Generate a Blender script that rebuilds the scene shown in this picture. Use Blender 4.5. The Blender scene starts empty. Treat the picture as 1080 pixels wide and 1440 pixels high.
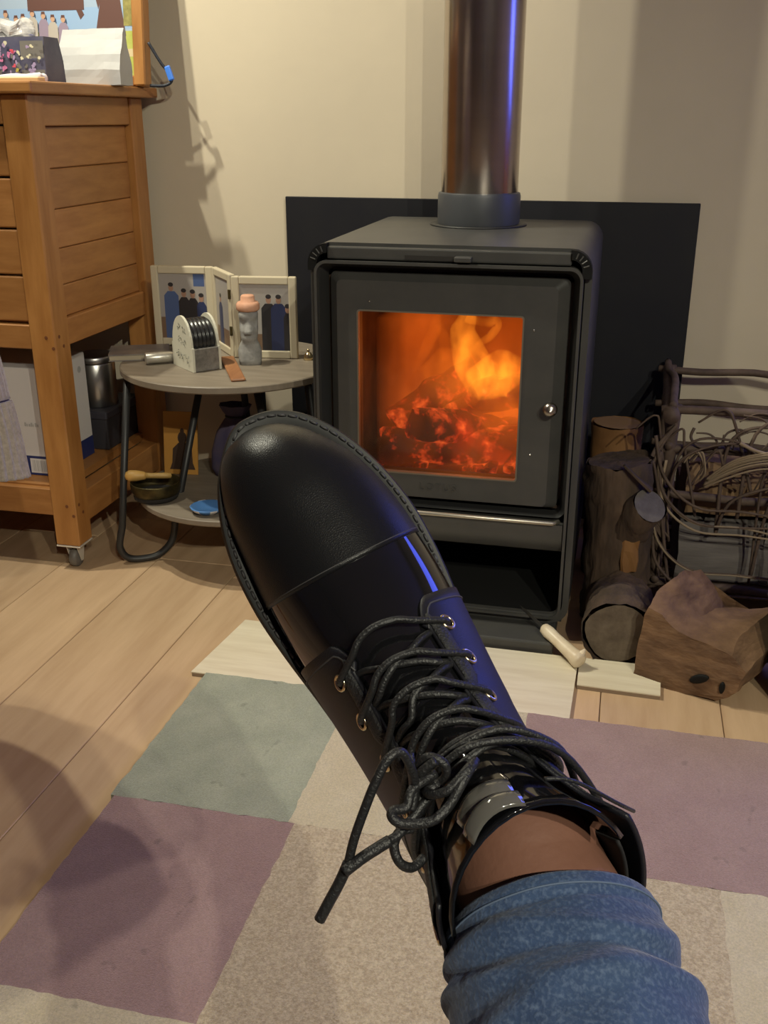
import bpy, bmesh, math, random
from math import sin, cos, pi, sqrt, radians
from mathutils import Vector as V, Matrix, noise
random.seed(7)
SC = bpy.context.scene
COL = SC.collection

# ------------------------------------------------------------------ camera
CAM_H, FPX = 0.95, 1420.0
PITCH, YAW = math.atan(555 / 1420.0), math.atan(360 / math.hypot(1420, 555))
FW = V((-sin(YAW) * cos(PITCH), cos(YAW) * cos(PITCH), -sin(PITCH)))
RT = V((cos(YAW), sin(YAW), 0)); UP = RT.cross(FW)
CP = V((0, 0, CAM_H))
cd = bpy.data.cameras.new('camera'); cam = bpy.data.objects.new('camera', cd); COL.objects.link(cam)
cd.sensor_fit = 'VERTICAL'; cd.sensor_height = 24.0; cd.lens = FPX / 1440 * 24.0
cd.clip_start = 0.02; cd.clip_end = 50
cam.matrix_world = Matrix(((RT.x, UP.x, -FW.x, 0), (RT.y, UP.y, -FW.y, 0), (RT.z, UP.z, -FW.z, CAM_H), (0, 0, 0, 1)))
SC.camera = cam

# ------------------------------------------------------------------ world, exposure
w = bpy.data.worlds.new('world'); SC.world = w; w.use_nodes = True
w.node_tree.nodes['Background'].inputs[0].default_value = (0.9, 0.8, 0.7, 1)
w.node_tree.nodes['Background'].inputs[1].default_value = 0.02
SC.view_settings.view_transform = 'Standard'; SC.view_settings.look = 'None'
SC.view_settings.exposure = 0.0; SC.view_settings.gamma = 1.0; SC.view_settings.use_curve_mapping = False

# room lamps: two ceiling fittings of two bulbs each (fittings are built further down around these bulbs)
LAMP_LEFT = [((-1.50, 1.395, 2.27), 61.0), ((-1.50, 1.70, 2.27), 108.0)]
LAMP_REAR = [((1.33, -1.10, 2.27), 122.0), ((0.92, -1.33, 2.27), 122.0)]
LAMP_LEFT_AIM, LAMP_LEFT_CONE = (0.25, 2.3, 0.6), 120
LAMP_REAR_AIM, LAMP_REAR_CONE = (-0.48, 1.05, 0.2), 72
LAMP_COLOR = (1.0, 0.96, 0.76)
FIRE_POWER = 1.6
TV_STRENGTH = 6.5

# ------------------------------------------------------------------ helpers
def nw(mat):
    mat.use_nodes = True
    nt = mat.node_tree; nt.nodes.clear()
    out = nt.nodes.new('ShaderNodeOutputMaterial')
    return nt, out
def N(nt, t, **kw):
    n = nt.nodes.new(t)
    for k, v in kw.items():
        if k.startswith('i_'):
            key = k[2:].replace('_', ' ')
            n.inputs[int(key) if key.isdigit() else key].default_value = v
        else: setattr(n, k, v)
    return n
def rgba(c): return (c[0], c[1], c[2], 1)
def mat(name, col, rough=0.6, metal=0.0, col2=None, nscale=20.0, stretch=(1, 1, 1), bump=0.0, bscale=None, spec=0.5,
        detail=4.0, contrast=(0.35, 0.65), rand=0.0, coat=0.0, sheen=0.0, bstretch=None, bdist=0.002):
    m = bpy.data.materials.new(name); nt, out = nw(m); L = nt.links
    b = N(nt, 'ShaderNodeBsdfPrincipled'); L.new(b.outputs[0], out.inputs[0])
    b.inputs['Base Color'].default_value = rgba(col); b.inputs['Roughness'].default_value = rough
    b.inputs['Metallic'].default_value = metal; b.inputs['Specular IOR Level'].default_value = spec
    b.inputs['Coat Weight'].default_value = coat; b.inputs['Coat Roughness'].default_value = 0.05
    b.inputs['Sheen Weight'].default_value = sheen
    tc = N(nt, 'ShaderNodeTexCoord'); mp = N(nt, 'ShaderNodeMapping'); mp.inputs['Scale'].default_value = stretch
    L.new(tc.outputs['Object'], mp.inputs[0])
    oi = N(nt, 'ShaderNodeObjectInfo')
    if rand:
        ad = N(nt, 'ShaderNodeVectorMath', operation='ADD'); sc = N(nt, 'ShaderNodeVectorMath', operation='SCALE')
        cb = N(nt, 'ShaderNodeCombineXYZ')
        for i in range(3): L.new(oi.outputs['Random'], cb.inputs[i])
        L.new(cb.outputs[0], sc.inputs[0]); sc.inputs['Scale'].default_value = 37.0
        L.new(mp.outputs[0], ad.inputs[0]); L.new(sc.outputs[0], ad.inputs[1]); vec = ad.outputs[0]
    else: vec = mp.outputs[0]
    cout = None
    if col2 is not None:
        nz = N(nt, 'ShaderNodeTexNoise', i_Scale=nscale, i_Detail=detail, i_Roughness=0.6); L.new(vec, nz.inputs['Vector'])
        cr = N(nt, 'ShaderNodeMapRange'); cr.inputs[1].default_value = contrast[0]; cr.inputs[2].default_value = contrast[1]
        L.new(nz.outputs[0], cr.inputs[0])
        mx = N(nt, 'ShaderNodeMix', data_type='RGBA'); mx.inputs[6].default_value = rgba(col); mx.inputs[7].default_value = rgba(col2)
        L.new(cr.outputs[0], mx.inputs[0]); cout = mx.outputs[2]
    if rand:
        hs = N(nt, 'ShaderNodeHueSaturation'); mr = N(nt, 'ShaderNodeMapRange')
        mr.inputs[3].default_value = 1 - rand; mr.inputs[4].default_value = 1 + rand
        L.new(oi.outputs['Random'], mr.inputs[0]); L.new(mr.outputs[0], hs.inputs['Value'])
        if cout: L.new(cout, hs.inputs['Color'])
        else: hs.inputs['Color'].default_value = rgba(col)
        cout = hs.outputs[0]
    if cout: L.new(cout, b.inputs['Base Color'])
    if bump:
        nb = N(nt, 'ShaderNodeTexNoise', i_Scale=bscale or nscale, i_Detail=3.0)
        if bstretch:
            mp2 = N(nt, 'ShaderNodeMapping'); mp2.inputs['Scale'].default_value = bstretch
            L.new(tc.outputs['Object'], mp2.inputs[0]); L.new(mp2.outputs[0], nb.inputs['Vector'])
        else: L.new(vec, nb.inputs['Vector'])
        bp = N(nt, 'ShaderNodeBump', i_Strength=bump, i_Distance=bdist); L.new(nb.outputs[0], bp.inputs['Height'])
        L.new(bp.outputs[0], b.inputs['Normal'])
    return m
def emis(name, col, strength):
    m = bpy.data.materials.new(name); nt, out = nw(m)
    e = N(nt, 'ShaderNodeEmission'); e.inputs[0].default_value = rgba(col); e.inputs[1].default_value = strength
    nt.links.new(e.outputs[0], out.inputs[0]); return m

def thing(name, label, cat, loc=(0, 0, 0), group=None, kind=None):
    o = bpy.data.objects.new(name, None); COL.objects.link(o); o.location = loc; o.empty_display_size = 0.05
    o['label'] = label; o['category'] = cat
    if group: o['group'] = group
    if kind: o['kind'] = kind
    return o
def tag(o, label=None, cat=None, group=None, kind=None):
    if label: o['label'] = label
    if cat: o['category'] = cat
    if group: o['group'] = group
    if kind: o['kind'] = kind
    return o
WORLD = {}
def wloc(o):
    p = V(o.location)
    return p + wloc(o.parent) if o.parent else p
def obj(name, vf, m, parent=None, smooth=False, mats=None):
    """vf = (verts, faces[, material indices]) in world coordinates; origin put at the centre of the piece."""
    vs, fs = vf[0], vf[1]
    vs = [V(v) for v in vs]
    lo = V((min(v.x for v in vs), min(v.y for v in vs), min(v.z for v in vs)))
    hi = V((max(v.x for v in vs), max(v.y for v in vs), max(v.z for v in vs)))
    c = V(((lo.x + hi.x) / 2, (lo.y + hi.y) / 2, lo.z))
    me = bpy.data.meshes.new(name); me.from_pydata([v - c for v in vs], [], [list(f) for f in fs])
    for mm in (mats or [m]): me.materials.append(mm)
    if len(vf) > 2 and vf[2]:
        me.polygons.foreach_set('material_index', vf[2])
    bm = bmesh.new(); bm.from_mesh(me); bmesh.ops.recalc_face_normals(bm, faces=bm.faces[:]); bm.to_mesh(me); bm.free()
    if smooth: me.polygons.foreach_set('use_smooth', [True] * len(me.polygons))
    me.update()
    o = bpy.data.objects.new(name, me); COL.objects.link(o)
    if parent: o.parent = parent; o.location = c - wloc(parent)
    else: o.location = c
    return o
def auto(o, ang=35):
    me = o.data; bm = bmesh.new(); bm.from_mesh(me); a = radians(ang)
    for f in bm.faces: f.smooth = True
    for e in bm.edges:
        e.smooth = not (len(e.link_faces) == 2 and e.calc_face_angle(0) > a)
    bm.to_mesh(me); bm.free(); return o
def bbox(lo, hi, bev=0.0, seg=2):
    bm = bmesh.new(); bmesh.ops.create_cube(bm, size=1)
    for v in bm.verts:
        v.co = V(((lo[i] + hi[i]) / 2 + v.co[i] * (hi[i] - lo[i]) for i in range(3)))
    if bev: bmesh.ops.bevel(bm, geom=bm.edges[:], offset=bev, segments=seg, profile=0.5, affect='EDGES')
    return dump(bm)
def dump(bm):
    bm.verts.index_update()
    r = ([v.co.copy() for v in bm.verts], [[v.index for v in f.verts] for f in bm.faces]); bm.free(); return r
def xf(vf, M): return ([M @ V(v) for v in vf[0]],) + tuple(vf[1:])
def merge(*vfs):
    vs, fs, mi = [], [], []
    for k, vf in enumerate(vfs):
        n = len(vs); vs += list(vf[0]); fs += [[i + n for i in f] for f in vf[1]]
        mi += list(vf[2]) if len(vf) > 2 else [0] * len(vf[1])
    return vs, fs, mi
def loft(rings, closed=True, cap0=True, cap1=True):
    n = len(rings[0]); vs = [p for r in rings for p in r]; fs = []
    for i in range(len(rings) - 1):
        for j in range(n if closed else n - 1):
            a, b = i * n + j, i * n + (j + 1) % n
            fs.append([a, b, b + n, a + n])
    if cap0: fs.append(list(range(n))[::-1])
    if cap1: fs.append([(len(rings) - 1) * n + j for j in range(n)])
    return vs, fs
def tube(pts, r, seg=8, cap=True, closed=False):
    pts = [V(p) for p in pts]; n = len(pts); rs = r if isinstance(r, (list, tuple)) else [r] * n
    rings = []; t0 = (pts[1] - pts[0]).normalized()
    nrm = t0.orthogonal().normalized()
    for i in range(n):
        if closed: t = (pts[(i + 1) % n] - pts[i - 1]).normalized()
        else: t = (pts[min(i + 1, n - 1)] - pts[max(i - 1, 0)]).normalized()
        nrm = (nrm - t * nrm.dot(t)); nrm = nrm.normalized() if nrm.length > 1e-6 else t.orthogonal().normalized()
        bn = t.cross(nrm)
        rings.append([pts[i] + (nrm * cos(a) + bn * sin(a)) * rs[i] for a in [2 * pi * k / seg for k in range(seg)]])
    if closed:
        rings.append(rings[0][:]); return loft(rings, True, False, False)
    return loft(rings, True, cap, cap)
def crv(pts, n=8, closed=False):
    """Catmull-Rom through the points"""
    P = [V(p) for p in pts]; out = []; m = len(P)
    for i in range(m if closed else m - 1):
        if closed: a, b, c, d = P[i - 1], P[i], P[(i + 1) % m], P[(i + 2) % m]
        else: a, b, c, d = P[max(i - 1, 0)], P[i], P[i + 1], P[min(i + 2, m - 1)]
        for k in range(n):
            t = k / n
            out.append(0.5 * ((2 * b) + (c - a) * t + (2 * a - 5 * b + 4 * c - d) * t * t + (3 * b - a - 3 * c + d) * t ** 3))
    if not closed: out.append(P[-1].copy())
    return out
def lathe(prof, c, seg=24, M=None):
    rings = [[V((r * cos(2 * pi * k / seg), r * sin(2 * pi * k / seg), z)) for k in range(seg)] for r, z in prof]
    vf = loft(rings)
    return xf(vf, (M or Matrix.Translation(V(c))))
def prism(poly, z0, z1, M=None):
    n = len(poly); r0 = [V((p[0], p[1], z0)) for p in poly]; r1 = [V((p[0], p[1], z1)) for p in poly]
    vf = loft([r0, r1]); return xf(vf, M) if M else vf
def rrect(x0, x1, z0, z1, r, n=5):
    out = []
    for cx, cz, a0 in ((x1 - r, z1 - r, 0), (x0 + r, z1 - r, 90), (x0 + r, z0 + r, 180), (x1 - r, z0 + r, 270)):
        for k in range(n + 1):
            a = radians(a0 + 90 * k / n); out.append((cx + r * cos(a), cz + r * sin(a)))
    return out
def basis(o, ex, ey):
    ex = V(ex).normalized(); ey = V(ey).normalized(); ez = ex.cross(ey)
    return Matrix(((ex.x, ey.x, ez.x, o[0]), (ex.y, ey.y, ez.y, o[1]), (ex.z, ey.z, ez.z, o[2]), (0, 0, 0, 1)))
def printed(name, M, shapes, mats, parent):
    """flat print: list of (polygon in print coordinates, material index); later shapes lie a hair above"""
    vs, fs, mi = [], [], []
    for k, (poly, im) in enumerate(shapes):
        n = len(vs); vs += [M @ V((p[0], p[1], 0.0002 + 0.00006 * k)) for p in poly]; fs.append(list(range(n, n + len(poly)))); mi.append(im)
    me = bpy.data.meshes.new(name); c = vs[0].copy(); me.from_pydata([v - c for v in vs], [], fs)
    for m in mats: me.materials.append(m)
    me.polygons.foreach_set('material_index', mi)
    o = bpy.data.objects.new(name, me); COL.objects.link(o); o.parent = parent; o.location = c - wloc(parent); return o
def R4(x0, y0, x1, y1): return [(x0, y0), (x1, y0), (x1, y1), (x0, y1)]
def ell(cx, cy, rx, ry, n=12): return [(cx + rx * cos(2 * pi * k / n), cy + ry * sin(2 * pi * k / n)) for k in range(n)]
def at(x, y, d): return CP + (FW + RT * ((x - 540) / FPX) - UP * ((y - 720) / FPX)) * d
def dup(o, parent=None):
    c = o.copy(); COL.objects.link(c); c.parent = parent; return c
def bumpy(vf, amp, sc, seed=0):
    out = []
    for v in vf[0]:
        d = noise.noise_vector(V(v) * sc + V((seed * 3.1, seed * 1.7, seed * 0.9)))
        out.append(V(v) + d * amp)
    return (out,) + tuple(vf[1:])
def subdiv(vf, cuts):
    bm = bmesh.new(); vs = [bm.verts.new(v) for v in vf[0]]
    for f in vf[1]: bm.faces.new([vs[i] for i in f])
    bmesh.ops.subdivide_edges(bm, edges=bm.edges[:], cuts=cuts, use_grid_fill=True)
    return dump(bm)

# ------------------------------------------------------------------ materials
M_wall = mat('cream_plaster', (0.60, 0.52, 0.40), 0.85, col2=(0.565, 0.49, 0.38), nscale=3.0, bump=0.15, bscale=60, spec=0.2)
M_ceil = mat('white_ceiling', (0.60, 0.57, 0.52), 0.9)
M_plank = mat('oak_laminate', (0.49, 0.325, 0.195), 0.42, col2=(0.62, 0.435, 0.275), nscale=3.2, stretch=(9, 1, 9), bump=0.08, rand=0.10, contrast=(0.3, 0.7), detail=6, spec=0.4)
M_gap = mat('dark_subfloor', (0.16, 0.10, 0.06), 0.8)
M_offcut = mat('pale_laminate', (0.62, 0.54, 0.40), 0.5, col2=(0.72, 0.65, 0.50), nscale=5, stretch=(1, 10, 1), detail=6)
M_edge = mat('laminate_core', (0.25, 0.18, 0.12), 0.8)
M_iron = mat('stove_grey_paint', (0.060, 0.058, 0.054), 0.42, col2=(0.048, 0.047, 0.045), nscale=14, bump=0.10, bscale=260, bdist=0.0006)
M_irond = mat('stove_black_iron', (0.020, 0.020, 0.020), 0.5)
M_black = mat('matt_black_insert', (0.006, 0.006, 0.006), 0.6, spec=0.2)
M_slate = mat('black_panel', (0.010, 0.010, 0.015), 0.55, col2=(0.013, 0.013, 0.016), nscale=9, spec=0.3)
M_steel = mat('brushed_steel', (0.52, 0.45, 0.40), 0.22, 1.0, col2=(0.46, 0.40, 0.35), nscale=4, stretch=(1, 1, 6))
M_chrome = mat('bright_metal', (0.75, 0.72, 0.68), 0.22, 1.0)
M_collar = mat('grey_enamel', (0.055, 0.058, 0.065), 0.45)
M_wood = mat('orange_pine', (0.34, 0.145, 0.038), 0.42, col2=(0.44, 0.205, 0.060), nscale=5, stretch=(8, 8, 1.2), rand=0.10, detail=5, bump=0.05)
M_woodh = mat('orange_pine_horizontal', (0.33, 0.14, 0.040), 0.45, col2=(0.43, 0.20, 0.062), nscale=5, stretch=(1.5, 1.5, 9), rand=0.14, detail=5)
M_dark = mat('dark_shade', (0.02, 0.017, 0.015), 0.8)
M_table = mat('grey_oak_board', (0.24, 0.20, 0.155), 0.5, col2=(0.18, 0.145, 0.11), nscale=6, stretch=(1, 8, 1), detail=6)
M_tedge = mat('oak_edge', (0.19, 0.13, 0.08), 0.6)
M_blackm = mat('black_metal', (0.02, 0.02, 0.021), 0.45)
M_cream = mat('cream_frame_paint', (0.55, 0.48, 0.35), 0.5)
M_stone = mat('grey_stone', (0.22, 0.215, 0.21), 0.85, col2=(0.31, 0.30, 0.29), nscale=60, bump=0.4, bscale=120)
M_clay = mat('pink_clay', (0.58, 0.29, 0.18), 0.8, col2=(0.66, 0.36, 0.24), nscale=50, bump=0.3)
M_white = mat('white_card', (0.66, 0.63, 0.63), 0.6)
M_bag = mat('white_paper', (0.42, 0.415, 0.42), 0.6, bump=0.2, bscale=14, bdist=0.01)
M_blue = mat('navy_print', (0.02, 0.03, 0.13), 0.5)
M_grey = mat('grey_print', (0.42, 0.41, 0.41), 0.6)
M_bark = mat('dark_bark', (0.034, 0.021, 0.013), 0.9, col2=(0.085, 0.052, 0.032), nscale=22, stretch=(1, 1, 0.25), bump=0.9, bscale=40, bdist=0.01, detail=6)
M_cut = mat('weathered_cut_wood', (0.085, 0.062, 0.042), 0.9, col2=(0.15, 0.115, 0.08), nscale=30, bump=0.4, bscale=90)
M_split = mat('split_wood', (0.085, 0.042, 0.020), 0.85, col2=(0.20, 0.110, 0.055), nscale=11, stretch=(1, 1, 2.5), bump=0.6, bscale=26, bdist=0.008, detail=7)
M_honey = mat('honey_wood', (0.24, 0.115, 0.035), 0.75, col2=(0.17, 0.075, 0.022), nscale=20, stretch=(1, 1, 0.3))
M_twig = mat('willow_twig', (0.068, 0.043, 0.031), 0.75, col2=(0.115, 0.076, 0.055), nscale=30)
M_twigp = mat('pale_willow', (0.27, 0.20, 0.13), 0.65)
M_bone = mat('bone_handle', (0.72, 0.62, 0.46), 0.4, col2=(0.64, 0.52, 0.36), nscale=30)
M_knit = mat('grey_knit', (0.36, 0.30, 0.25), 0.95, col2=(0.27, 0.225, 0.185), nscale=160, bump=0.8, bscale=300, sheen=0.4)
M_caster = mat('caster_rubber', (0.13, 0.12, 0.11), 0.5)
M_ochre = mat('ochre_card', (0.46, 0.22, 0.04), 0.6)
M_brass = mat('dark_bronze', (0.10, 0.08, 0.03), 0.4, 0.8, col2=(0.05, 0.04, 0.02), nscale=40)
M_mallet = mat('mallet_wood', (0.55, 0.32, 0.09), 0.5)
M_tealb = mat('pale_blue_plastic', (0.45, 0.56, 0.60), 0.4)
M_teal2 = mat('turquoise_print', (0.08, 0.22, 0.52), 0.5)
M_purple = mat('dark_violet_cloth', (0.055, 0.045, 0.10), 0.8, col2=(0.10, 0.075, 0.10), nscale=14)
M_skin = mat('shaded_skin', (0.215, 0.102, 0.070), 0.5, col2=(0.18, 0.083, 0.056), nscale=30, bump=0.1, bscale=300)  # tone darkened to put the shade over the ankle into the colour
M_lace = mat('waxed_black_cord', (0.013, 0.013, 0.014), 0.45, bump=0.9, bscale=900, bdist=0.0006)
M_sole = mat('black_rubber', (0.007, 0.0068, 0.007), 0.45, spec=0.2)
M_thread = mat('grey_black_thread', (0.045, 0.043, 0.045), 0.6)
def rugm(name, a, b, sc, contrast, fleck=0.16):
    m = mat(name, a, 0.95, col2=b, nscale=sc, bump=0.9, bscale=620, bdist=0.004, detail=6, contrast=contrast, spec=0.1, sheen=0.3)
    nt = m.node_tree; L = nt.links; bs = [n for n in nt.nodes if n.type == 'BSDF_PRINCIPLED'][0]; src = bs.inputs['Base Color'].links[0].from_socket
    tc = [n for n in nt.nodes if n.type == 'TEX_COORD'][0]
    nz = N(nt, 'ShaderNodeTexNoise', i_Scale=340.0, i_Detail=3.0, i_Roughness=0.7); L.new(tc.outputs['Object'], nz.inputs[0])
    mr = N(nt, 'ShaderNodeMapRange'); mr.inputs[1].default_value = 0.3; mr.inputs[2].default_value = 0.7; mr.inputs[3].default_value = 1 - fleck; mr.inputs[4].default_value = 1 + fleck; L.new(nz.outputs[0], mr.inputs[0])
    n2 = N(nt, 'ShaderNodeTexNoise', i_Scale=28.0, i_Detail=2.0); L.new(tc.outputs['Object'], n2.inputs[0])     # small trodden-in specks
    m2 = N(nt, 'ShaderNodeMapRange'); m2.inputs[1].default_value = 0.70; m2.inputs[2].default_value = 0.76; m2.inputs[3].default_value = 1.0; m2.inputs[4].default_value = 0.72; L.new(n2.outputs[0], m2.inputs[0])
    mu = N(nt, 'ShaderNodeMath', operation='MULTIPLY'); L.new(mr.outputs[0], mu.inputs[0]); L.new(m2.outputs[0], mu.inputs[1])
    hs = N(nt, 'ShaderNodeHueSaturation'); L.new(src, hs.inputs['Color']); L.new(mu.outputs[0], hs.inputs['Value']); L.new(hs.outputs[0], bs.inputs['Base Color']); return m
M_rug = dict(green=rugm('rug_sage', (0.31, 0.335, 0.255), (0.42, 0.435, 0.335), 13, (0.3, 0.7)),
             cream=rugm('rug_cream', (0.60, 0.505, 0.345), (0.66, 0.57, 0.42), 14, (0.3, 0.7)),
             mauve=rugm('rug_mauve', (0.335, 0.205, 0.20), (0.39, 0.25, 0.24), 14, (0.3, 0.7)),
             beige=rugm('rug_beige_fleck', (0.45, 0.345, 0.232), (0.63, 0.52, 0.375), 210, (0.38, 0.62)))
# boot leathers
def leather(name, col, rough, bump, bscale, spec=0.5, coat=0.0, vor=True):
    m = bpy.data.materials.new(name); nt, out = nw(m); L = nt.links
    b = N(nt, 'ShaderNodeBsdfPrincipled'); L.new(b.outputs[0], out.inputs[0])
    b.inputs['Base Color'].default_value = rgba(col); b.inputs['Roughness'].default_value = rough
    b.inputs['Specular IOR Level'].default_value = spec; b.inputs['Coat Weight'].default_value = coat; b.inputs['Coat Roughness'].default_value = 0.03
    if bump:
        tc = N(nt, 'ShaderNodeTexCoord')
        v = N(nt, 'ShaderNodeTexVoronoi', feature='DISTANCE_TO_EDGE'); v.inputs['Scale'].default_value = bscale; L.new(tc.outputs['Object'], v.inputs['Vector'])
        bp = N(nt, 'ShaderNodeBump', i_Strength=bump, i_Distance=0.0006); L.new(v.outputs['Distance'], bp.inputs['Height']); L.new(bp.outputs[0], b.inputs['Normal'])
    return m
M_toe = leather('grained_black_leather', (0.008, 0.008, 0.009), 0.34, 0.22, 1000, spec=0.25)
M_patent = leather('patent_black_leather', (0.006, 0.006, 0.007), 0.06, 0, 1, spec=0.4, coat=0.3)
M_nubuck = leather('satin_black_leather', (0.010, 0.010, 0.014), 0.45, 0.3, 1200, spec=0.35)
M_weave = mat('woven_black_strip', (0.020, 0.020, 0.021), 0.6, bump=1.0, bscale=900, bdist=0.001)
M_lining = mat('black_lining', (0.010, 0.010, 0.011), 0.8)
M_gold = mat('gilt_eyelet', (0.80, 0.66, 0.42), 0.22, 1.0)
# denim
def denim():
    m = bpy.data.materials.new('blue_denim'); nt, out = nw(m); L = nt.links
    b = N(nt, 'ShaderNodeBsdfPrincipled', i_Roughness=0.85); L.new(b.outputs[0], out.inputs[0]); b.inputs['Sheen Weight'].default_value = 0.2
    tc = N(nt, 'ShaderNodeTexCoord')
    n1 = N(nt, 'ShaderNodeTexNoise', i_Scale=30.0, i_Detail=10.0, i_Roughness=0.8); n2 = N(nt, 'ShaderNodeTexNoise', i_Scale=620.0, i_Detail=2.0)
    L.new(tc.outputs['Object'], n1.inputs[0]); L.new(tc.outputs['Object'], n2.inputs[0])
    a = N(nt, 'ShaderNodeMapRange'); a.inputs[1].default_value = 0.30; a.inputs[2].default_value = 0.75; L.new(n1.outputs[0], a.inputs[0])
    c = N(nt, 'ShaderNodeMapRange'); c.inputs[1].default_value = 0.45; c.inputs[2].default_value = 0.75; L.new(n2.outputs[0], c.inputs[0])
    m1 = N(nt, 'ShaderNodeMix', data_type='RGBA'); m1.inputs[6].default_value = (0.017, 0.038, 0.100, 1); m1.inputs[7].default_value = (0.040, 0.080, 0.175, 1)
    L.new(a.outputs[0], m1.inputs[0])
    m2 = N(nt, 'ShaderNodeMix', data_type='RGBA'); L.new(m1.outputs[2], m2.inputs[6]); m2.inputs[7].default_value = (0.20, 0.27, 0.40, 1)
    mm = N(nt, 'ShaderNodeMath', operation='MULTIPLY'); L.new(c.outputs[0], mm.inputs[0]); mm.inputs[1].default_value = 0.30
    L.new(mm.outputs[0], m2.inputs[0]); L.new(m2.outputs[2], b.inputs['Base Color'])
    bp = N(nt, 'ShaderNodeBump', i_Strength=0.5, i_Distance=0.0008); L.new(n2.outputs[0], bp.inputs['Height']); L.new(bp.outputs[0], b.inputs['Normal'])
    return m
M_denim = denim()

# ------------------------------------------------------------------ room
X0, X1, Y0, Y1, ZC = -3.2, 3.0, -3.6, 2.38, 2.45
def struct(name, vf, m, label=None):
    o = obj(name, vf, m); o['kind'] = 'structure'
    if label: o['label'] = label
    return o
floor = struct('floor', bbox((X0, Y0, -0.06), (X1, Y1, -0.0075)), M_gap, 'oak coloured laminate floor of long boards')
struct('wall_back', bbox((X0, Y1, 0), (X1, Y1 + 0.1, ZC)), M_wall, 'plain cream plastered wall behind the stove')
struct('wall_left', bbox((X0 - 0.1, Y0, 0), (X0, Y1, ZC)), M_wall, 'plain cream wall on the cabinet side')
struct('wall_right', bbox((X1, Y0, 0), (X1 + 0.1, Y1, ZC)), M_wall, 'plain cream wall on the television side')
struct('wall_front', bbox((X0, Y0 - 0.1, 0), (X1, Y0, ZC)), M_wall, 'plain cream wall behind the viewer')
struct('ceiling', bbox((X0, Y0, ZC), (X1, Y1, ZC + 0.1)), M_ceil, 'white ceiling')
# planks, running towards the back wall
PW = 0.203; k = 0; x = X0 + ((-1.2 - X0) % PW) - PW
proto = {}
while x < X1:
    xa, xb = max(x, X0), min(x + PW, X1)
    y = Y0 - [0.9, 0.75, 0.62, 0.84][k % 4] * 1.0
    while y < Y1:
        ya, yb = max(y, Y0), min(y + 1.28, Y1)
        if xb - xa > 0.02 and yb - ya > 0.02:
            obj('plank', bbox((xa + 0.0007, ya + 0.0007, -0.0075), (xb - 0.0007, yb - 0.0007, 0.0), 0.0012, 1), M_plank, floor)
        y += 1.28
    x += PW; k += 1

# ------------------------------------------------------------------ heat shield panel and hearth boards
bp = thing('heat_shield', 'black metal panel fixed to the wall behind the stove', 'panel', (-0.325, 2.37, 0.03))
obj('panel', bbox((-0.795, 2.358, 0.03), (0.143, 2.368, 0.777), 0.001, 1), M_slate, bp)
for xx in (-0.70, 0.05):
    for zz in (0.12, 0.68): obj('spacer', bbox((xx - 0.02, 2.368, zz - 0.02), (xx + 0.02, 2.3795, zz + 0.02)), M_irond, bp)
def offcut(label, poly):
    t = thing('laminate_offcut', label, 'floorboard', (poly[0][0], poly[0][1], 0), 'loose laminate boards before the stove')
    obj('wear_layer', prism(poly, 0.0072, 0.0092), M_offcut, t)
    cx = sum(p[0] for p in poly) / 4; cy = sum(p[1] for p in poly) / 4
    obj('core', prism([(cx + (p[0] - cx) * 0.996, cy + (p[1] - cy) * 0.996) for p in poly], 0.0, 0.0072), M_edge, t)
offcut('long pale laminate board lying along the edge of the rug before the stove', [(-0.712, 1.484), (-0.031, 1.484), (-0.027, 1.698), (-0.688, 1.700)])
offcut('short pale laminate board end under the white handled knife and the logs', [(-0.025, 1.600), (0.119, 1.596), (0.122, 1.700), (-0.025, 1.700)])

# ------------------------------------------------------------------ rug
rug = thing('patchwork_rug', 'soft patchwork rug of sage, cream, mauve and flecked beige blocks', 'rug', (0, 0.8, 0))
RZ = 0.013
def patch(x0, x1, y0, y1, key):
    n = lambda a, b: max(2, int(abs(b - a) / 0.012))
    pts = []
    def jit(a, b, s): return 0.0032 * noise.noise(V((a * 90, b * 90, 3.3)))
    for i in range(n(x0, x1)): t = x0 + (x1 - x0) * i / n(x0, x1); pts.append((t, y0 + (jit(t, y0, 0) if i else 0)))
    for i in range(n(y0, y1)): t = y0 + (y1 - y0) * i / n(y0, y1); pts.append((x1 + (jit(x1, t, 0) if i else 0), t))
    for i in range(n(x0, x1)): t = x1 + (x0 - x1) * i / n(x0, x1); pts.append((t, y1 + (jit(t, y1, 0) if i else 0)))
    for i in range(n(y0, y1)): t = y1 + (y0 - y1) * i / n(y0, y1); pts.append((x0 + (jit(x0, t, 0) if i else 0), t))
    obj('patch', prism(pts, 0.0005, RZ), M_rug[key], rug)
R0, R1, R2, R3, R4y = 1.482, 1.118, 0.766, 0.40, 0.02
patch(-0.681, -0.405, R1, R0, 'green'); patch(-0.405, -0.10, R1, R0, 'cream'); patch(-0.10, 0.47, R1, R0, 'mauve'); patch(0.47, 0.75, R1, R0, 'green')
patch(-0.675, -0.395, R2, R1, 'mauve'); patch(-0.395, 0.187, R2, R1, 'beige'); patch(0.187, 0.47, R2, R1, 'cream'); patch(0.47, 0.75, R2, R1, 'mauve')
patch(-0.675, -0.395, R3, R2, 'cream'); patch(-0.395, -0.1, R3, R2, 'green'); patch(-0.1, 0.47, R3, R2, 'mauve'); patch(0.47, 0.75, R3, R2, 'beige')
patch(-0.675, -0.395, R4y, R3, 'beige'); patch(-0.395, 0.187, R4y, R3, 'cream'); patch(0.187, 0.75, R4y, R3, 'green')

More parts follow.
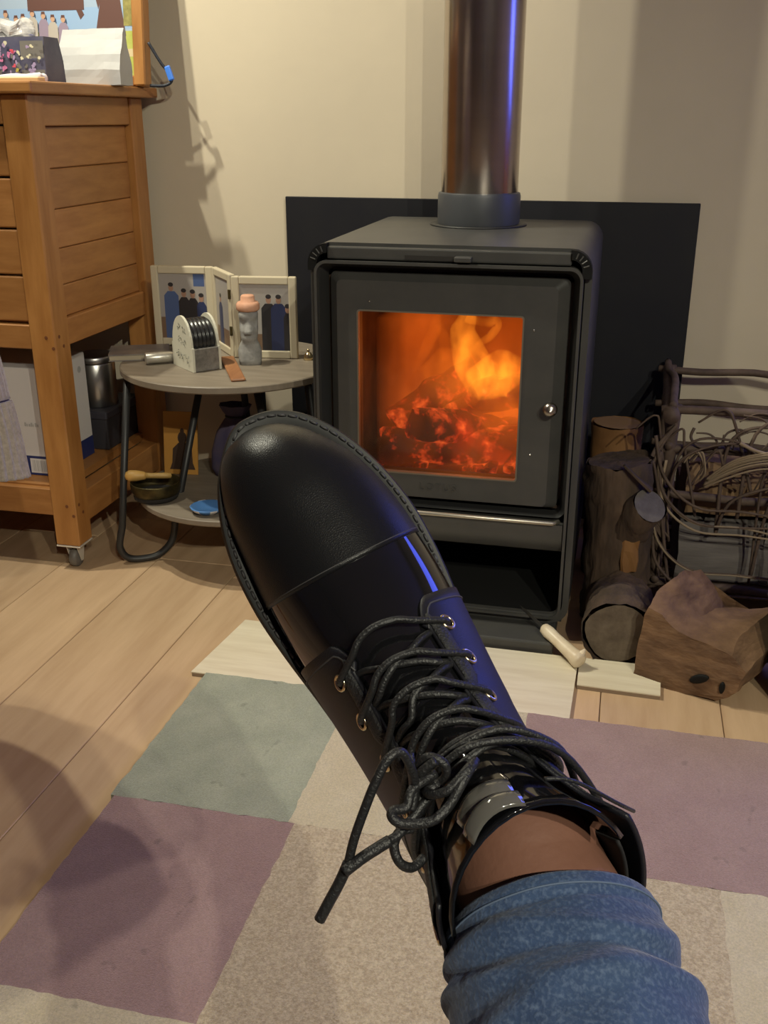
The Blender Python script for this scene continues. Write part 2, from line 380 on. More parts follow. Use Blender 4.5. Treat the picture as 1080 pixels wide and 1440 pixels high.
# ------------------------------------------------------------------ stove
SXa, SXb, SYf, SYb, SZt = -0.560, -0.056, 1.790, 2.305, 0.742
stove = thing('wood_stove', 'dark grey cast wood stove with a burning fire behind its square window', 'stove', (-0.31, 2.05, 0))
XZ = lambda y: Matrix(((1, 0, 0, 0), (0, 0, -1, y), (0, 1, 0, 0), (0, 0, 0, 1)))   # (x,z) polygons, extruded towards the viewer
def ring_frame(outer, inner, ya, yb):
    """ring between two equal-length outlines, from depth ya (front) to yb (back)"""
    n = len(outer); vs = [V((p[0], ya, p[1])) for p in outer] + [V((p[0], ya, p[1])) for p in inner] + [V((p[0], yb, p[1])) for p in inner] + [V((p[0], yb, p[1])) for p in outer]
    fs = []
    for i in range(n):
        j = (i + 1) % n
        for a in range(4):
            b = (a + 1) % 4; fs.append([a * n + i, a * n + j, b * n + j, b * n + i])
    return vs, fs
casing = ring_frame(rrect(SXa, SXb, 0.028, SZt, 0.036, 6), rrect(SXa + 0.012, SXb - 0.012, 0.04, SZt - 0.012, 0.028, 6), SYf, SYb)
auto(obj('casing', casing, M_iron, stove), 30)
obj('back_panel', bbox((SXa + 0.010, SYb - 0.012, 0.038), (SXb - 0.010, SYb - 0.004, SZt - 0.010)), M_irond, stove)
obj('base_plinth', bbox((SXa + 0.03, 1.706, 0.0), (SXb - 0.02, 2.28, 0.028), 0.004), M_iron, stove)
obj('niche_floor', bbox((SXa + 0.012, SYf + 0.01, 0.028), (SXb - 0.012, SYb - 0.012, 0.045)), M_irond, stove)
# front lip: a raised thin rounded frame around the recessed front
LO, LI = rrect(-0.548, -0.070, 0.045, 0.712, 0.022, 6), rrect(-0.543, -0.075, 0.050, 0.707, 0.018, 6)
auto(obj('front_lip', ring_frame(LO, LI, SYf - 0.020, SYf + 0.004), M_iron, stove), 40)
obj('top_strip', bbox((-0.525, SYf - 0.012, 0.714), (-0.092, SYf + 0.02, 0.736), 0.003), M_iron, stove)
# black corner inserts with slots
for sx, cx in ((-1, -0.540), (1, -0.076)):
    qx, qz = (SXa + 0.036 if sx < 0 else SXb - 0.036), SZt - 0.036
    arc = lambda r_: [(qx + sx * r_ * sin(radians(90 * k_ / 8)), qz + r_ * cos(radians(90 * k_ / 8))) for k_ in range(9)]
    poly = arc(0.0355) + [(qx + sx * 0.0355, qz - 0.012), (qx + sx * 0.019, qz - 0.012)] + arc(0.019)[::-1]
    obj('corner_insert', prism(poly, 0, 0.022, XZ(SYf + 0.004)), M_black, stove)
    for q in range(4):
        aq = radians(20 + 17 * q); obj('slot', tube([(qx + sx * 0.022 * sin(aq), SYf - 0.0185, qz + 0.022 * cos(aq)), (qx + sx * 0.032 * sin(aq), SYf - 0.0185, qz + 0.032 * cos(aq))], 0.0013, 6), M_iron, stove)
obj('air_slot', bbox((-0.382, SYf - 0.0135, 0.7165), (-0.262, SYf - 0.006, 0.7245)), M_dark, stove)  # dark strip stands in for the shade inside the slot
lv = obj('air_lever', bbox((-0.292, SYf - 0.030, 0.7165), (-0.262, SYf - 0.010, 0.7255), 0.002), M_iron, stove)
# recess walls from the lip back to the door plane
YD = 1.812
DO = rrect(-0.527, -0.092, 0.262, 0.690, 0.012, 6)
rec = loft([[V((p[0], SYf - 0.004, p[1])) for p in rrect(-0.543, -0.075, 0.250, 0.707, 0.018, 6)], [V((p[0], YD, p[1])) for p in rrect(-0.532, -0.087, 0.256, 0.696, 0.014, 6)]], True, False, False)
auto(obj('recess_surround', rec, M_irond, stove), 40)
# door with a bevelled frame round the window
door = thing('door_tmp', '', ''); door.name = 'door'; del door['label']; del door['category']; door.parent = stove; door.location = V((-0.31, YD, 0.26)) - wloc(stove)
GI = rrect(-0.472, -0.170, 0.316, 0.622, 0.006, 6)
fr_o2 = rrect(-0.500, -0.135, 0.285, 0.655, 0.01, 6)
fr = loft([[V((p[0], YD + 0.012, p[1])) for p in DO], [V((p[0], YD - 0.004, p[1])) for p in DO], [V((p[0], YD - 0.020, p[1])) for p in rrect(-0.512, -0.112, 0.268, 0.676, 0.01, 6)],
           [V((p[0], YD - 0.022, p[1])) for p in rrect(-0.474, -0.168, 0.314, 0.624, 0.006, 6)], [V((p[0], YD - 0.016, p[1])) for p in GI], [V((p[0], YD + 0.012, p[1])) for p in GI]], True, False, False)
auto(obj('door_frame', fr, M_iron, door), 30)
gm = bpy.data.materials.new('sooty_glass'); nt, out = nw(gm)
tr = N(nt, 'ShaderNodeBsdfTransparent'); gl = N(nt, 'ShaderNodeBsdfGlossy', i_Roughness=0.05); mxs = N(nt, 'ShaderNodeMixShader'); mxs.inputs[0].default_value = 0.035
tcg = N(nt, 'ShaderNodeTexCoord'); ng = N(nt, 'ShaderNodeTexNoise', i_Scale=9.0, i_Detail=4.0); nt.links.new(tcg.outputs['Object'], ng.inputs[0])
rg = N(nt, 'ShaderNodeMix', data_type='RGBA'); rg.inputs[6].default_value = (0.92, 0.84, 0.76, 1); rg.inputs[7].default_value = (0.72, 0.55, 0.42, 1)
nt.links.new(ng.outputs[0], rg.inputs[0]); nt.links.new(rg.outputs[2], tr.inputs[0])
nt.links.new(tr.outputs[0], mxs.inputs[1]); nt.links.new(gl.outputs[0], mxs.inputs[2]); nt.links.new(mxs.outputs[0], out.inputs[0])
obj('window_pane', bbox((-0.474, YD - 0.012, 0.314), (-0.168, YD - 0.008, 0.624)), gm, door)
obj('window_trim', ring_frame(rrect(-0.474, -0.168, 0.314, 0.624, 0.006, 6), rrect(-0.4712, -0.1708, 0.3168, 0.6212, 0.005, 6), YD - 0.0235, YD - 0.012), mat('worn_edge', (0.20, 0.17, 0.13), 0.5, 0.6), door)
kn = lathe([(0.0, 0.0), (0.006, 0.0), (0.006, 0.012), (0.011, 0.014), (0.0135, 0.020), (0.0125, 0.027), (0.007, 0.031), (0.0, 0.032)], (0, 0, 0), 16, basis((-0.113, YD - 0.018, 0.462), (1, 0, 0), (0, 0, 1)))
obj('door_knob', kn, mat('dull_steel', (0.34, 0.30, 0.26), 0.3, 1.0), door, True)
# cast name under the window
tcu = bpy.data.curves.new('lettering', 'FONT'); tcu.body = 'LOTUS'; tcu.size = 0.020; tcu.extrude = 0.0008; tcu.space_character = 1.25; tcu.align_x = 'CENTER'
tmp = bpy.data.objects.new('tmp', tcu); COL.objects.link(tmp)
dg = bpy.context.evaluated_depsgraph_get(); dg.update()
tme = bpy.data.meshes.new_from_object(tmp.evaluated_get(dg)); bpy.data.objects.remove(tmp)
to = bpy.data.objects.new('lettering', tme); COL.objects.link(to); tme.materials.clear(); tme.materials.append(M_iron)
to.parent = door; to.rotation_euler = (pi / 2, 0, 0); to.location = V((-0.318, YD - 0.0225, 0.284)) - wloc(door)
# lower front: steel bar, ash lip, dark wood niche
bar = tube([(-0.545, SYf - 0.012, 0.246), (-0.535, SYf - 0.024, 0.246), (-0.095, SYf - 0.024, 0.246), (-0.085, SYf - 0.012, 0.246)], 0.0045, 10)
obj('grab_bar', bar, mat('worn_steel', (0.50, 0.46, 0.38), 0.35, 0.9), stove, True)
lipp = []
for t in [i / 8 for i in range(9)]:
    a = t * pi / 2
    lipp.append((SYf - 0.016 + 0.018 * (1 - cos(a)), 0.236 - 0.052 * sin(a) if t < 1 else 0.180))
prof = [(SYf + 0.03, 0.244)] + [(SYf - 0.016, 0.240)] + [(SYf - 0.016 + 0.02 * (i / 6) ** 3, 0.238 - 0.058 * i / 6) for i in range(7)] + [(SYf + 0.03, 0.176)]
lipv = loft([[V((xx, p[0], p[1])) for p in prof] for xx in (-0.541, -0.53, -0.09, -0.077)])
auto(obj('ash_lip', lipv, M_iron, stove), 40)
obj('niche_back', bbox((SXa + 0.012, 2.10, 0.045), (SXb - 0.012, 2.11, 0.24)), M_irond, stove)
obj('niche_roof', bbox((SXa + 0.012, SYf + 0.03, 0.22), (SXb - 0.012, 2.11, 0.245)), M_irond, stove)
# firebox
fb = [bbox((-0.535, YD + 0.012, 0.262), (-0.515, 2.16, 0.69)), bbox((-0.105, YD + 0.012, 0.262), (-0.085, 2.16, 0.69)),
      bbox((-0.535, 2.14, 0.262), (-0.085, 2.16, 0.69)), bbox((-0.535, YD + 0.012, 0.255), (-0.085, 2.16, 0.275)), bbox((-0.535, YD + 0.012, 0.68), (-0.085, 2.16, 0.70))]
obj('firebox', merge(*fb), mat('sooty_firebrick', (0.10, 0.065, 0.045), 0.9, col2=(0.05, 0.03, 0.02), nscale=15), stove)
obj('flue_spigot', lathe([(0.092, 0.742), (0.100, 0.742), (0.100, 0.745), (0.086, 0.745)], (0, 0, 0), 40, Matrix.Translation((-0.309, 2.163, 0))), M_irond, stove, True)
stove_screws = [(-0.45, 0.640), (-0.150, 0.60), (-0.145, 0.37)]
for sxx, szz in stove_screws:
    obj('screw', lathe([(0, 0), (0.002, 0), (0.002, 0.001), (0, 0.0015)], (0, 0, 0), 8, basis((sxx, YD - 0.022, szz), (1, 0, 0), (0, 0, 1))), M_chrome, door, True)

# burning logs, embers and flames
def ember_mat():
    m = bpy.data.materials.new('glowing_charred_log'); nt, out = nw(m); L = nt.links
    b = N(nt, 'ShaderNodeBsdfPrincipled', i_Roughness=0.9); b.inputs['Base Color'].default_value = (0.02, 0.012, 0.01, 1)
    tc = N(nt, 'ShaderNodeTexCoord'); n = N(nt, 'ShaderNodeTexNoise', i_Scale=26.0, i_Detail=6.0, i_Roughness=0.65); L.new(tc.outputs['Object'], n.inputs[0])
    r = N(nt, 'ShaderNodeMapRange'); r.inputs[1].default_value = 0.50; r.inputs[2].default_value = 0.70; L.new(n.outputs[0], r.inputs[0])
    mx = N(nt, 'ShaderNodeMix', data_type='RGBA'); mx.inputs[6].default_value = (0.9, 0.03, 0.01, 1); mx.inputs[7].default_value = (1.0, 0.22, 0.05, 1); L.new(r.outputs[0], mx.inputs[0])
    mu = N(nt, 'ShaderNodeMath', operation='MULTIPLY'); mu.inputs[1].default_value = 1.1; L.new(r.outputs[0], mu.inputs[0])
    L.new(mx.outputs[2], b.inputs['Emission Color']); L.new(mu.outputs[0], b.inputs['Emission Strength']); L.new(b.outputs[0], out.inputs[0]); return m
M_ember = ember_mat()
fire = thing('log_fire', 'orange flames over glowing red logs inside the stove window', 'fire', (-0.31, 1.98, 0.276))
def blog(p0, p1, r, sd):
    ps = [V(p0).lerp(V(p1), i / 10) for i in range(11)]
    return bumpy(tube(ps, r, 14), r * 0.35, 26, sd)
obj('burning_log', blog((-0.46, 1.93, 0.315), (-0.16, 1.98, 0.330), 0.040, 1), M_ember, fire, True)
obj('burning_log', blog((-0.38, 1.88, 0.385), (-0.19, 2.06, 0.330), 0.034, 2), M_ember, fire, True)
obj('burning_log', blog((-0.33, 2.05, 0.40), (-0.13, 1.94, 0.455), 0.036, 3), M_ember, fire, True)
obj('burning_log', blog((-0.445, 1.96, 0.365), (-0.29, 2.03, 0.465), 0.032, 4), M_ember, fire, True)
emb = []
rr = random.Random(3)
for i in range(60):
    c = V((rr.uniform(-0.48, -0.13), rr.uniform(1.85, 2.10), 0.282 + rr.uniform(0, 0.015)))
    emb.append(bumpy(bbox(c - V((0.010, 0.010, 0.008)), c + V((0.010, 0.010, 0.008)), 0.003, 1), 0.006, 60, i))
o = obj('ember_bed', merge(*emb), M_ember, fire); o['kind'] = 'stuff'
def flame_mat(name, col, st, nscale=14, lo=0.35, hi=0.7):
    m = bpy.data.materials.new(name); nt, out = nw(m); L = nt.links
    e = N(nt, 'ShaderNodeEmission'); e.inputs[0].default_value = rgba(col)
    tc = N(nt, 'ShaderNodeTexCoord'); mp = N(nt, 'ShaderNodeMapping'); mp.inputs['Scale'].default_value = (1, 1, 0.55); L.new(tc.outputs['Object'], mp.inputs[0])
    n = N(nt, 'ShaderNodeTexNoise', i_Scale=nscale, i_Detail=3.0); L.new(mp.outputs[0], n.inputs[0])
    r = N(nt, 'ShaderNodeMapRange'); r.inputs[1].default_value = lo; r.inputs[2].default_value = hi; r.inputs[3].default_value = 0.12 * st; r.inputs[4].default_value = st
    L.new(n.outputs[0], r.inputs[0]); L.new(r.outputs[0], e.inputs[1]); L.new(e.outputs[0], out.inputs['Volume']); return m
F_yel = flame_mat('yellow_flame', (1.0, 0.40, 0.035), 50, 30)
F_org = flame_mat('orange_flame', (1.0, 0.26, 0.02), 16, 16)
F_red = flame_mat('red_flame', (1.0, 0.06, 0.02), 13, 22)
F_glow = flame_mat('orange_fire_glow', (1.0, 0.20, 0.02), 4.0, 9, 0.34, 0.68)
def flame(pts, rs, m, flat=0.6):
    pts = crv(pts, 8); n = len(pts)
    rad = []
    for i in range(n):
        f = i / (n - 1) * (len(rs) - 1); a = int(min(f, len(rs) - 2)); rad.append(rs[a] * (1 - f + a) + rs[a + 1] * (f - a))
    vf = tube(pts, rad, 14)
    c = sum((p.y for p in pts)) / n
    obj('flame', ([V((v.x, c + (v.y - c) * flat, v.z)) for v in bumpy(vf, 0.004, 40, n)[0]], vf[1]), m, fire, True)
flame([(-0.255, 1.99, 0.42), (-0.285, 1.985, 0.49), (-0.305, 1.98, 0.55), (-0.296, 1.98, 0.60), (-0.300, 1.98, 0.655)], [0.030, 0.040, 0.028, 0.016, 0.012], F_yel)
flame([(-0.300, 1.97, 0.585), (-0.268, 1.97, 0.575), (-0.240, 1.97, 0.578), (-0.248, 1.97, 0.55), (-0.275, 1.97, 0.53), (-0.262, 1.97, 0.505), (-0.235, 1.97, 0.495)], [0.010, 0.009, 0.010, 0.008, 0.006, 0.006, 0.004], F_yel, 0.8)
flame([(-0.40, 1.95, 0.475), (-0.375, 1.95, 0.52), (-0.356, 1.95, 0.565), (-0.350, 1.95, 0.605)], [0.005, 0.012, 0.013, 0.004], F_org, 0.8)
flame([(-0.335, 1.95, 0.50), (-0.338, 1.95, 0.54), (-0.350, 1.95, 0.575)], [0.010, 0.014, 0.006], F_org, 0.8)
flame([(-0.28, 1.95, 0.45), (-0.22, 1.95, 0.48), (-0.18, 1.95, 0.475)], [0.030, 0.050, 0.025], F_yel)
flame([(-0.26, 1.94, 0.38), (-0.21, 1.94, 0.43), (-0.19, 1.94, 0.50)], [0.030, 0.055, 0.03], F_org)
flame([(-0.36, 1.93, 0.44), (-0.31, 1.95, 0.47), (-0.27, 1.95, 0.50)], [0.05, 0.07, 0.04], F_org, 0.5)
flame([(-0.30, 1.90, 0.31), (-0.285, 1.90, 0.36), (-0.29, 1.90, 0.41)], [0.014, 0.024, 0.010], F_red)
flame([(-0.34, 1.90, 0.41), (-0.27, 1.895, 0.365), (-0.20, 1.89, 0.32)], [0.006, 0.018, 0.022], F_red)
flame([(-0.155, 1.93, 0.36), (-0.150, 1.93, 0.41), (-0.152, 1.93, 0.45)], [0.010, 0.018, 0.006], F_red)
obj('fire_glow', subdiv(bbox((-0.45, 1.84, 0.285), (-0.12, 2.12, 0.60)), 1), F_glow, fire)  # glowing box volume paints the flame-lit glow of the firebox
pl = bpy.data.lights.new('fire_light', 'POINT'); pl.energy = FIRE_POWER; pl.color = (1.0, 0.32, 0.07); pl.shadow_soft_size = 0.06
po = bpy.data.objects.new('fire_light', pl); COL.objects.link(po); po.location = (-0.29, 1.90, 0.50)

# flue pipe
fl = thing('flue_pipe', 'tall brushed steel flue pipe rising from the stove top', 'flue', (-0.309, 2.163, 0.742))
FM = Matrix.Translation((-0.309, 2.163, 0))
auto(obj('pipe', lathe([(0.0775, 0.80), (0.0790, 0.805), (0.0790, ZC), (0.0775, ZC)], (0, 0, 0), 64, FM), M_steel, fl), 50)
auto(obj('collar', lathe([(0.0835, 0.7435), (0.0850, 0.748), (0.0850, 0.800), (0.0835, 0.806), (0.079, 0.808)], (0, 0, 0), 64, FM), M_collar, fl), 50)

# ------------------------------------------------------------------ cabinet on castors
cab = thing('wooden_cabinet', 'orange pine cabinet on castors with panelled side and open bottom shelf', 'cabinet', (-1.5, 2.1, 0))
CX0, CX1, CY0, CY1 = -1.90, -1.132, 1.852, 2.340
LW = 0.058
for lx in (CX1 - LW, CX0):
    for ly in (CY0, CY1 - LW):
        lg = obj('leg', bbox((lx, ly, 0.060), (lx + LW, ly + LW, 0.992), 0.003, 1), M_wood, cab)
        # plug holes on the corner post
        if lx > -1.5 and ly < 2:
            for pz in (0.515, 0.143):
                for dx_, dz_ in ((0.016, 0.012), (0.030, -0.010)):
                    obj('dowel_plug', lathe([(0, 0), (0.0038, 0), (0.0038, 0.0006), (0, 0.0008)], (0, 0, 0), 10, basis((lx + LW + 0.0001, ly + dx_, pz + dz_), (0, 1, 0), (0, 0, 1))), mat('plug', (0.16, 0.055, 0.02), 0.6) if 'plug' not in bpy.data.materials else bpy.data.materials['plug'], lg)
                    obj('dowel_plug', lathe([(0, 0), (0.0038, 0), (0.0038, 0.0006), (0, 0.0008)], (0, 0, 0), 10, basis((lx + dx_ + 0.022, ly - 0.0001, pz + dz_), (1, 0, 0), (0, 0, 1))), bpy.data.materials['plug'], lg)
        # castor
        cxx, cyy = lx + LW / 2, ly + LW / 2
        cs = obj('caster', merge(lathe([(0.0, 0.0), (0.014, 0), (0.018, 0.003), (0.018, 0.0055), (0.014, 0.009), (0, 0.009)], (0, 0, 0), 8, Matrix.Translation((cxx, cyy, 0.0515))), bbox((cxx - 0.029, cyy - 0.029, 0.056), (cxx + 0.029, cyy + 0.029, 0.060), 0.001, 1),
                 prism([(cyy - 0.016, 0.052), (cyy + 0.016, 0.052), (cyy + 0.006, 0.014), (cyy - 0.002, 0.014)], cxx - 0.014, cxx - 0.0125, Matrix(((0, 0, 1, 0), (1, 0, 0, 0), (0, 1, 0, 0), (0, 0, 0, 1)))),
                 prism([(cyy - 0.016, 0.052), (cyy + 0.016, 0.052), (cyy + 0.006, 0.014), (cyy - 0.002, 0.014)], cxx + 0.0125, cxx + 0.014, Matrix(((0, 0, 1, 0), (1, 0, 0, 0), (0, 1, 0, 0), (0, 0, 0, 1))))), mat('caster_zinc', (0.62, 0.57, 0.50), 0.5, 0.2) if 'caster_zinc' not in bpy.data.materials else bpy.data.materials['caster_zinc'], cab)
        wh = lathe([(0, -0.010), (0.016, -0.010), (0.0215, -0.007), (0.0225, 0), (0.0215, 0.007), (0.016, 0.010), (0, 0.010)], (0, 0, 0), 20, basis((cxx, cyy, 0.0226), (0, 1, 0), (0, 0, 1)))
        obj('wheel', wh, M_caster, cs, True)
obj('top_board', bbox((CX0 - 0.03, CY0 - 0.03, 0.992), (CX1 + 0.030, CY1 + 0.025, 1.014), 0.004), M_woodh, cab)
for side, xs in (('r', (CX1 - 0.048, CX1 - 0.006)), ('l', (CX0 + 0.006, CX0 + 0.048))):
    obj('side_rail', bbox((xs[0], CY0 + LW, 0.934), (xs[1], CY1 - LW, 0.992), 0.002, 1), M_woodh, cab)
    obj('side_rail', bbox((xs[0], CY0 + LW, 0.500), (xs[1], CY1 - LW, 0.556), 0.002, 1), M_woodh, cab)
    obj('side_rail', bbox((xs[0], CY0 + LW, 0.100), (xs[1], CY1 - LW, 0.172), 0.002, 1), M_woodh, cab)
    zs = [0.556, 0.622, 0.696, 0.774, 0.853, 0.934]
    px = (xs[0] + 0.010, xs[1] - 0.012) if side == 'r' else (xs[0] + 0.012, xs[1] - 0.010)
    for a, b in zip(zs[:-1], zs[1:]):
        obj('side_board', bbox((px[0], CY0 + LW + 0.001, a + 0.0006), (px[1], CY1 - LW - 0.001, b - 0.0006), 0.0022, 1), M_woodh, cab)
obj('back_panel', bbox((CX0 + LW, CY1 - 0.02, 0.50), (CX1 - LW, CY1 - 0.006, 0.992)), M_woodh, cab)
obj('shelf', bbox((CX0 + 0.02, CY0 + 0.02, 0.176), (CX1 - 0.045, CY1 - 0.02, 0.194)), M_woodh, cab)
obj('front_rail', bbox((CX0 + LW, CY0 + 0.006, 0.128), (CX1 - LW, CY0 + 0.04, 0.190), 0.002, 1), M_woodh, cab)
obj('front_rail', bbox((CX0 + LW, CY0 + 0.006, 0.500), (CX1 - LW, CY0 + 0.04, 0.550), 0.002, 1), M_woodh, cab)
obj('front_rail', bbox((CX0 + LW, CY0 + 0.006, 0.938), (CX1 - LW, CY0 + 0.04, 0.992), 0.002, 1), M_woodh, cab)
obj('carcass_floor', bbox((CX0 + LW, CY0 + 0.03, 0.545), (CX1 - 0.05, CY1 - 0.03, 0.556)), M_woodh, cab)
for a, b in ((0.556, 0.648), (0.652, 0.740), (0.744, 0.838), (0.842, 0.934)):
    d = obj('drawer', bbox((CX0 + LW + 0.003, CY0 + 0.012, a), (CX1 - LW - 0.003, CY0 + 0.032, b), 0.003, 1), M_woodh, cab)
    for kx in (-1.70, -1.33):
        obj('knob', lathe([(0, 0), (0.007, 0), (0.007, 0.008), (0.014, 0.016), (0.013, 0.022), (0, 0.025)], (0, 0, 0), 16, basis((kx, CY0 + 0.013, (a + b) / 2), (1, 0, 0), (0, 0, 1))), M_wood, d, True)

# shelf contents
wb = thing('white_box', 'white carton with a navy base band and barcode on the cabinet shelf', 'box', (-1.33, 2.0, 0.194))
obj('carton', bbox((-1.46, 1.925, 0.194), (-1.216, 2.105, 0.441), 0.002, 1), M_white, wb)
MB = basis((-1.46, 1.925, 0.194), (1, 0, 0), (0, 0, 1))
sh = [(R4(0.001, 0.001, 0.243, 0.046), 0), (R4(0.185, 0.006, 0.236, 0.040), 1)]
for i in range(16): sh.append((R4(0.189 + i * 0.0028, 0.010, 0.189 + i * 0.0028 + (0.0016 if i % 3 else 0.0008), 0.036), 2))
for i, ww in enumerate((0.006, 0.004, 0.006, 0.006, 0.003, 0.006, 0.005)): sh.append((R4(0.183 + i * 0.0052, 0.115, 0.183 + i * 0.0052 + ww * 0.7, 0.121 + (0.003 if i in (0, 3, 5) else 0)), 2))
printed('print', MB, sh, [M_blue, M_white, M_grey], wb)
MS = basis((-1.216, 1.925, 0.194), (0, 1, 0), (0, 0, 1))
printed('print', MS, [(R4(0.001, 0.001, 0.179, 0.046), 0)], [M_blue], wb)
printed('logo', MS, [(ell(0.150, 0.212, 0.008, 0.008), 0)], [M_grey], wb)
db = thing('dark_box', 'dark low box at the back of the cabinet shelf under the steel tin', 'box', (-1.25, 2.24, 0.194))
obj('carton', bbox((-1.40, 2.13, 0.194), (-1.19, 2.31, 0.285), 0.003, 1), mat('dark_carton', (0.03, 0.028, 0.035), 0.6), db)
obj('lid', bbox((-1.403, 2.127, 0.270), (-1.187, 2.313, 0.290), 0.003, 1), mat('dark_carton_lid', (0.035, 0.032, 0.045), 0.6), db)
tn = thing('steel_tin', 'round brushed steel tin standing on the dark box in the cabinet', 'tin', (-1.235, 2.20, 0.290))
obj('can', lathe([(0.0, 0.290), (0.046, 0.290), (0.048, 0.293), (0.048, 0.395), (0.046, 0.398), (0, 0.398)], (0, 0, 0), 32, Matrix.Translation((-1.245, 2.20, 0))), mat('dull_tin', (0.45, 0.44, 0.43), 0.3, 1.0), tn, True)
obj('lid', lathe([(0.0, 0.398), (0.049, 0.398), (0.050, 0.400), (0.050, 0.412), (0.047, 0.415), (0, 0.415)], (0, 0, 0), 32, Matrix.Translation((-1.245, 2.20, 0))), mat('dull_tin_lid', (0.35, 0.34, 0.34), 0.35, 1.0), tn, True)

# ------------------------------------------------------------------ things on top of the cabinet
ZT = 1.014
pic = thing('framed_picture', 'large wood framed group photograph with lake and trees leaning on the wall', 'picture', (-1.5, 2.27, ZT))
px0, px1, py_, pz0, pz1 = -1.93, -1.083, 2.275, ZT + 0.001, 1.62
MP = basis((px0, py_, pz0), (1, 0, 0), (0, 0.10, 1))
for nm_, lo_, hi_ in (('frame_stile', (0, 0), (0.028, 0.6)), ('frame_stile', (0.847 - 0.028, 0), (0.847, 0.6)), ('frame_rail', (0.028, 0), (0.819, 0.022)), ('frame_rail', (0.028, 0.572), (0.819, 0.6))):
    obj(nm_, xf(bbox((lo_[0], lo_[1], -0.022), (hi_[0], hi_[1], 0.012), 0.003, 1), MP), M_wood, pic)
obj('backing', xf(bbox((0.02, 0.015, -0.016), (0.827, 0.585, 0.0)), MP), M_white, pic)
PMs = [mat('print_sky', (0.36, 0.46, 0.60), 0.35), mat('print_grass', (0.36, 0.42, 0.08), 0.4, col2=(0.46, 0.48, 0.14), nscale=40), mat('print_trunk', (0.13, 0.065, 0.055), 0.4), mat('print_path', (0.58, 0.48, 0.30), 0.4),
       mat('print_leaf', (0.34, 0.30, 0.10), 0.4, col2=(0.2, 0.18, 0.06), nscale=60), mat('print_water', (0.30, 0.44, 0.66), 0.4), mat('print_skin', (0.55, 0.33, 0.22), 0.5), mat('print_blue', (0.06, 0.10, 0.45), 0.5),
       mat('print_red', (0.55, 0.06, 0.08), 0.5), mat('print_teal', (0.08, 0.35, 0.52), 0.5), mat('print_white', (0.46, 0.42, 0.38), 0.5), mat('print_lilac', (0.30, 0.24, 0.33), 0.5)]
sh = [(R4(0.028, 0.022, 0.819, 0.572), 0), (R4(0.028, 0.12, 0.819, 0.165), 5), (R4(0.028, 0.022, 0.819, 0.115), 1), (R4(0.028, 0.062, 0.819, 0.078), 3)]
sh += [([(0.725, 0.105), (0.800, 0.105), (0.785, 0.20), (0.790, 0.40), (0.75, 0.40), (0.745, 0.20)], 2), ([(0.745, 0.19), (0.70, 0.33), (0.69, 0.33), (0.735, 0.16)], 2), ([(0.60, 0.17), (0.66, 0.17), (0.655, 0.40), (0.61, 0.40)], 2),
       ([(0.62, 0.20), (0.54, 0.33), (0.53, 0.33), (0.605, 0.16)], 2), ([(0.70, 0.15), (0.66, 0.22), (0.652, 0.22), (0.69, 0.14)], 2), (R4(0.795, 0.125, 0.819, 0.30), 4), (R4(0.45, 0.32, 0.819, 0.572), 4), (R4(0.56, 0.16, 0.70, 0.19), 2)]
rr = random.Random(11)
for i in range(26):
    xx = 0.06 + i * 0.0235 + rr.uniform(-0.006, 0.006); hz = 0.146 + rr.uniform(-0.008, 0.014); cm = [10, 11, 7, 9, 10, 8, 7, 11, 10][rr.randrange(9)]
    if i > 17: cm = [10, 11, 6, 10][rr.randrange(4)]
    sh.append(([(xx - 0.013, 0.06), (xx + 0.013, 0.06), (xx + 0.012, hz - 0.016), (xx + 0.006, hz - 0.007), (xx - 0.006, hz - 0.007), (xx - 0.012, hz - 0.016)], cm))
    sh.append((ell(xx, hz, 0.0056, 0.0072, 10), 6)); sh.append(([(xx - 0.006, hz - 0.001), (xx - 0.0035, hz + 0.003), (xx + 0.0035, hz + 0.003), (xx + 0.006, hz - 0.001), (xx + 0.004, hz + 0.0085), (xx - 0.004, hz + 0.0085)], 2))
printed('print', MP, sh, PMs, pic)
# white paper bag
pb = thing('paper_bag', 'plain white paper bag standing before the framed photograph', 'bag', (-1.15, 2.16, ZT))
rings = []
for zz, hw, hd, dy in ((0, 0.078, 0.030, 0), (0.03, 0.077, 0.029, 0), (0.06, 0.074, 0.022, 0.003), (0.09, 0.072, 0.010, 0.008), (0.112, 0.071, 0.003, 0.012)):
    rings.append([V((-1.158 + xx * hw + 0.004 * zz / 0.1, 2.17 + yy * hd + dy, ZT + 0.0005 + zz)) for xx, yy in ((-1, -1), (-0.5, -1.05), (0, -1), (0.5, -1.06), (1, -1), (0.97, 0), (1, 1), (0, 1), (-1, 1), (-0.97, 0))])
obj('body', bumpy(subdiv(loft(rings, True, True, False), 1), 0.0025, 30, 4), M_bag, pb)
# floral gift bag
gb = thing('gift_bag', 'dark floral gift bag on the cabinet top beside the white paper bag', 'bag', (-1.27, 2.06, ZT))
MG = mat('floral_dark', (0.05, 0.05, 0.10), 0.5, col2=(0.09, 0.085, 0.13), nscale=20)
obj('body', loft([[V((-1.268 + xx * hw, 2.05 + yy * hd, ZT + zz)) for xx, yy in ((-1, -1), (1, -1), (1, 1), (-1, 1))] for zz, hw, hd in ((0, 0.090, 0.038), (0.045, 0.089, 0.036), (0.088, 0.086, 0.028))], True, True, False), MG, gb)
MGF = basis((-1.358, 2.0118, ZT), (1, 0, 0), (0, 0.06, 1))
fls = [mat('petal_pink', (0.55, 0.18, 0.36), 0.5), mat('petal_lilac', (0.34, 0.26, 0.42), 0.5), mat('petal_cream', (0.62, 0.58, 0.42), 0.5), mat('petal_red', (0.60, 0.08, 0.12), 0.5), mat('petal_grey', (0.16, 0.15, 0.14), 0.5), mat('petal_yellow', (0.55, 0.48, 0.10), 0.5)]
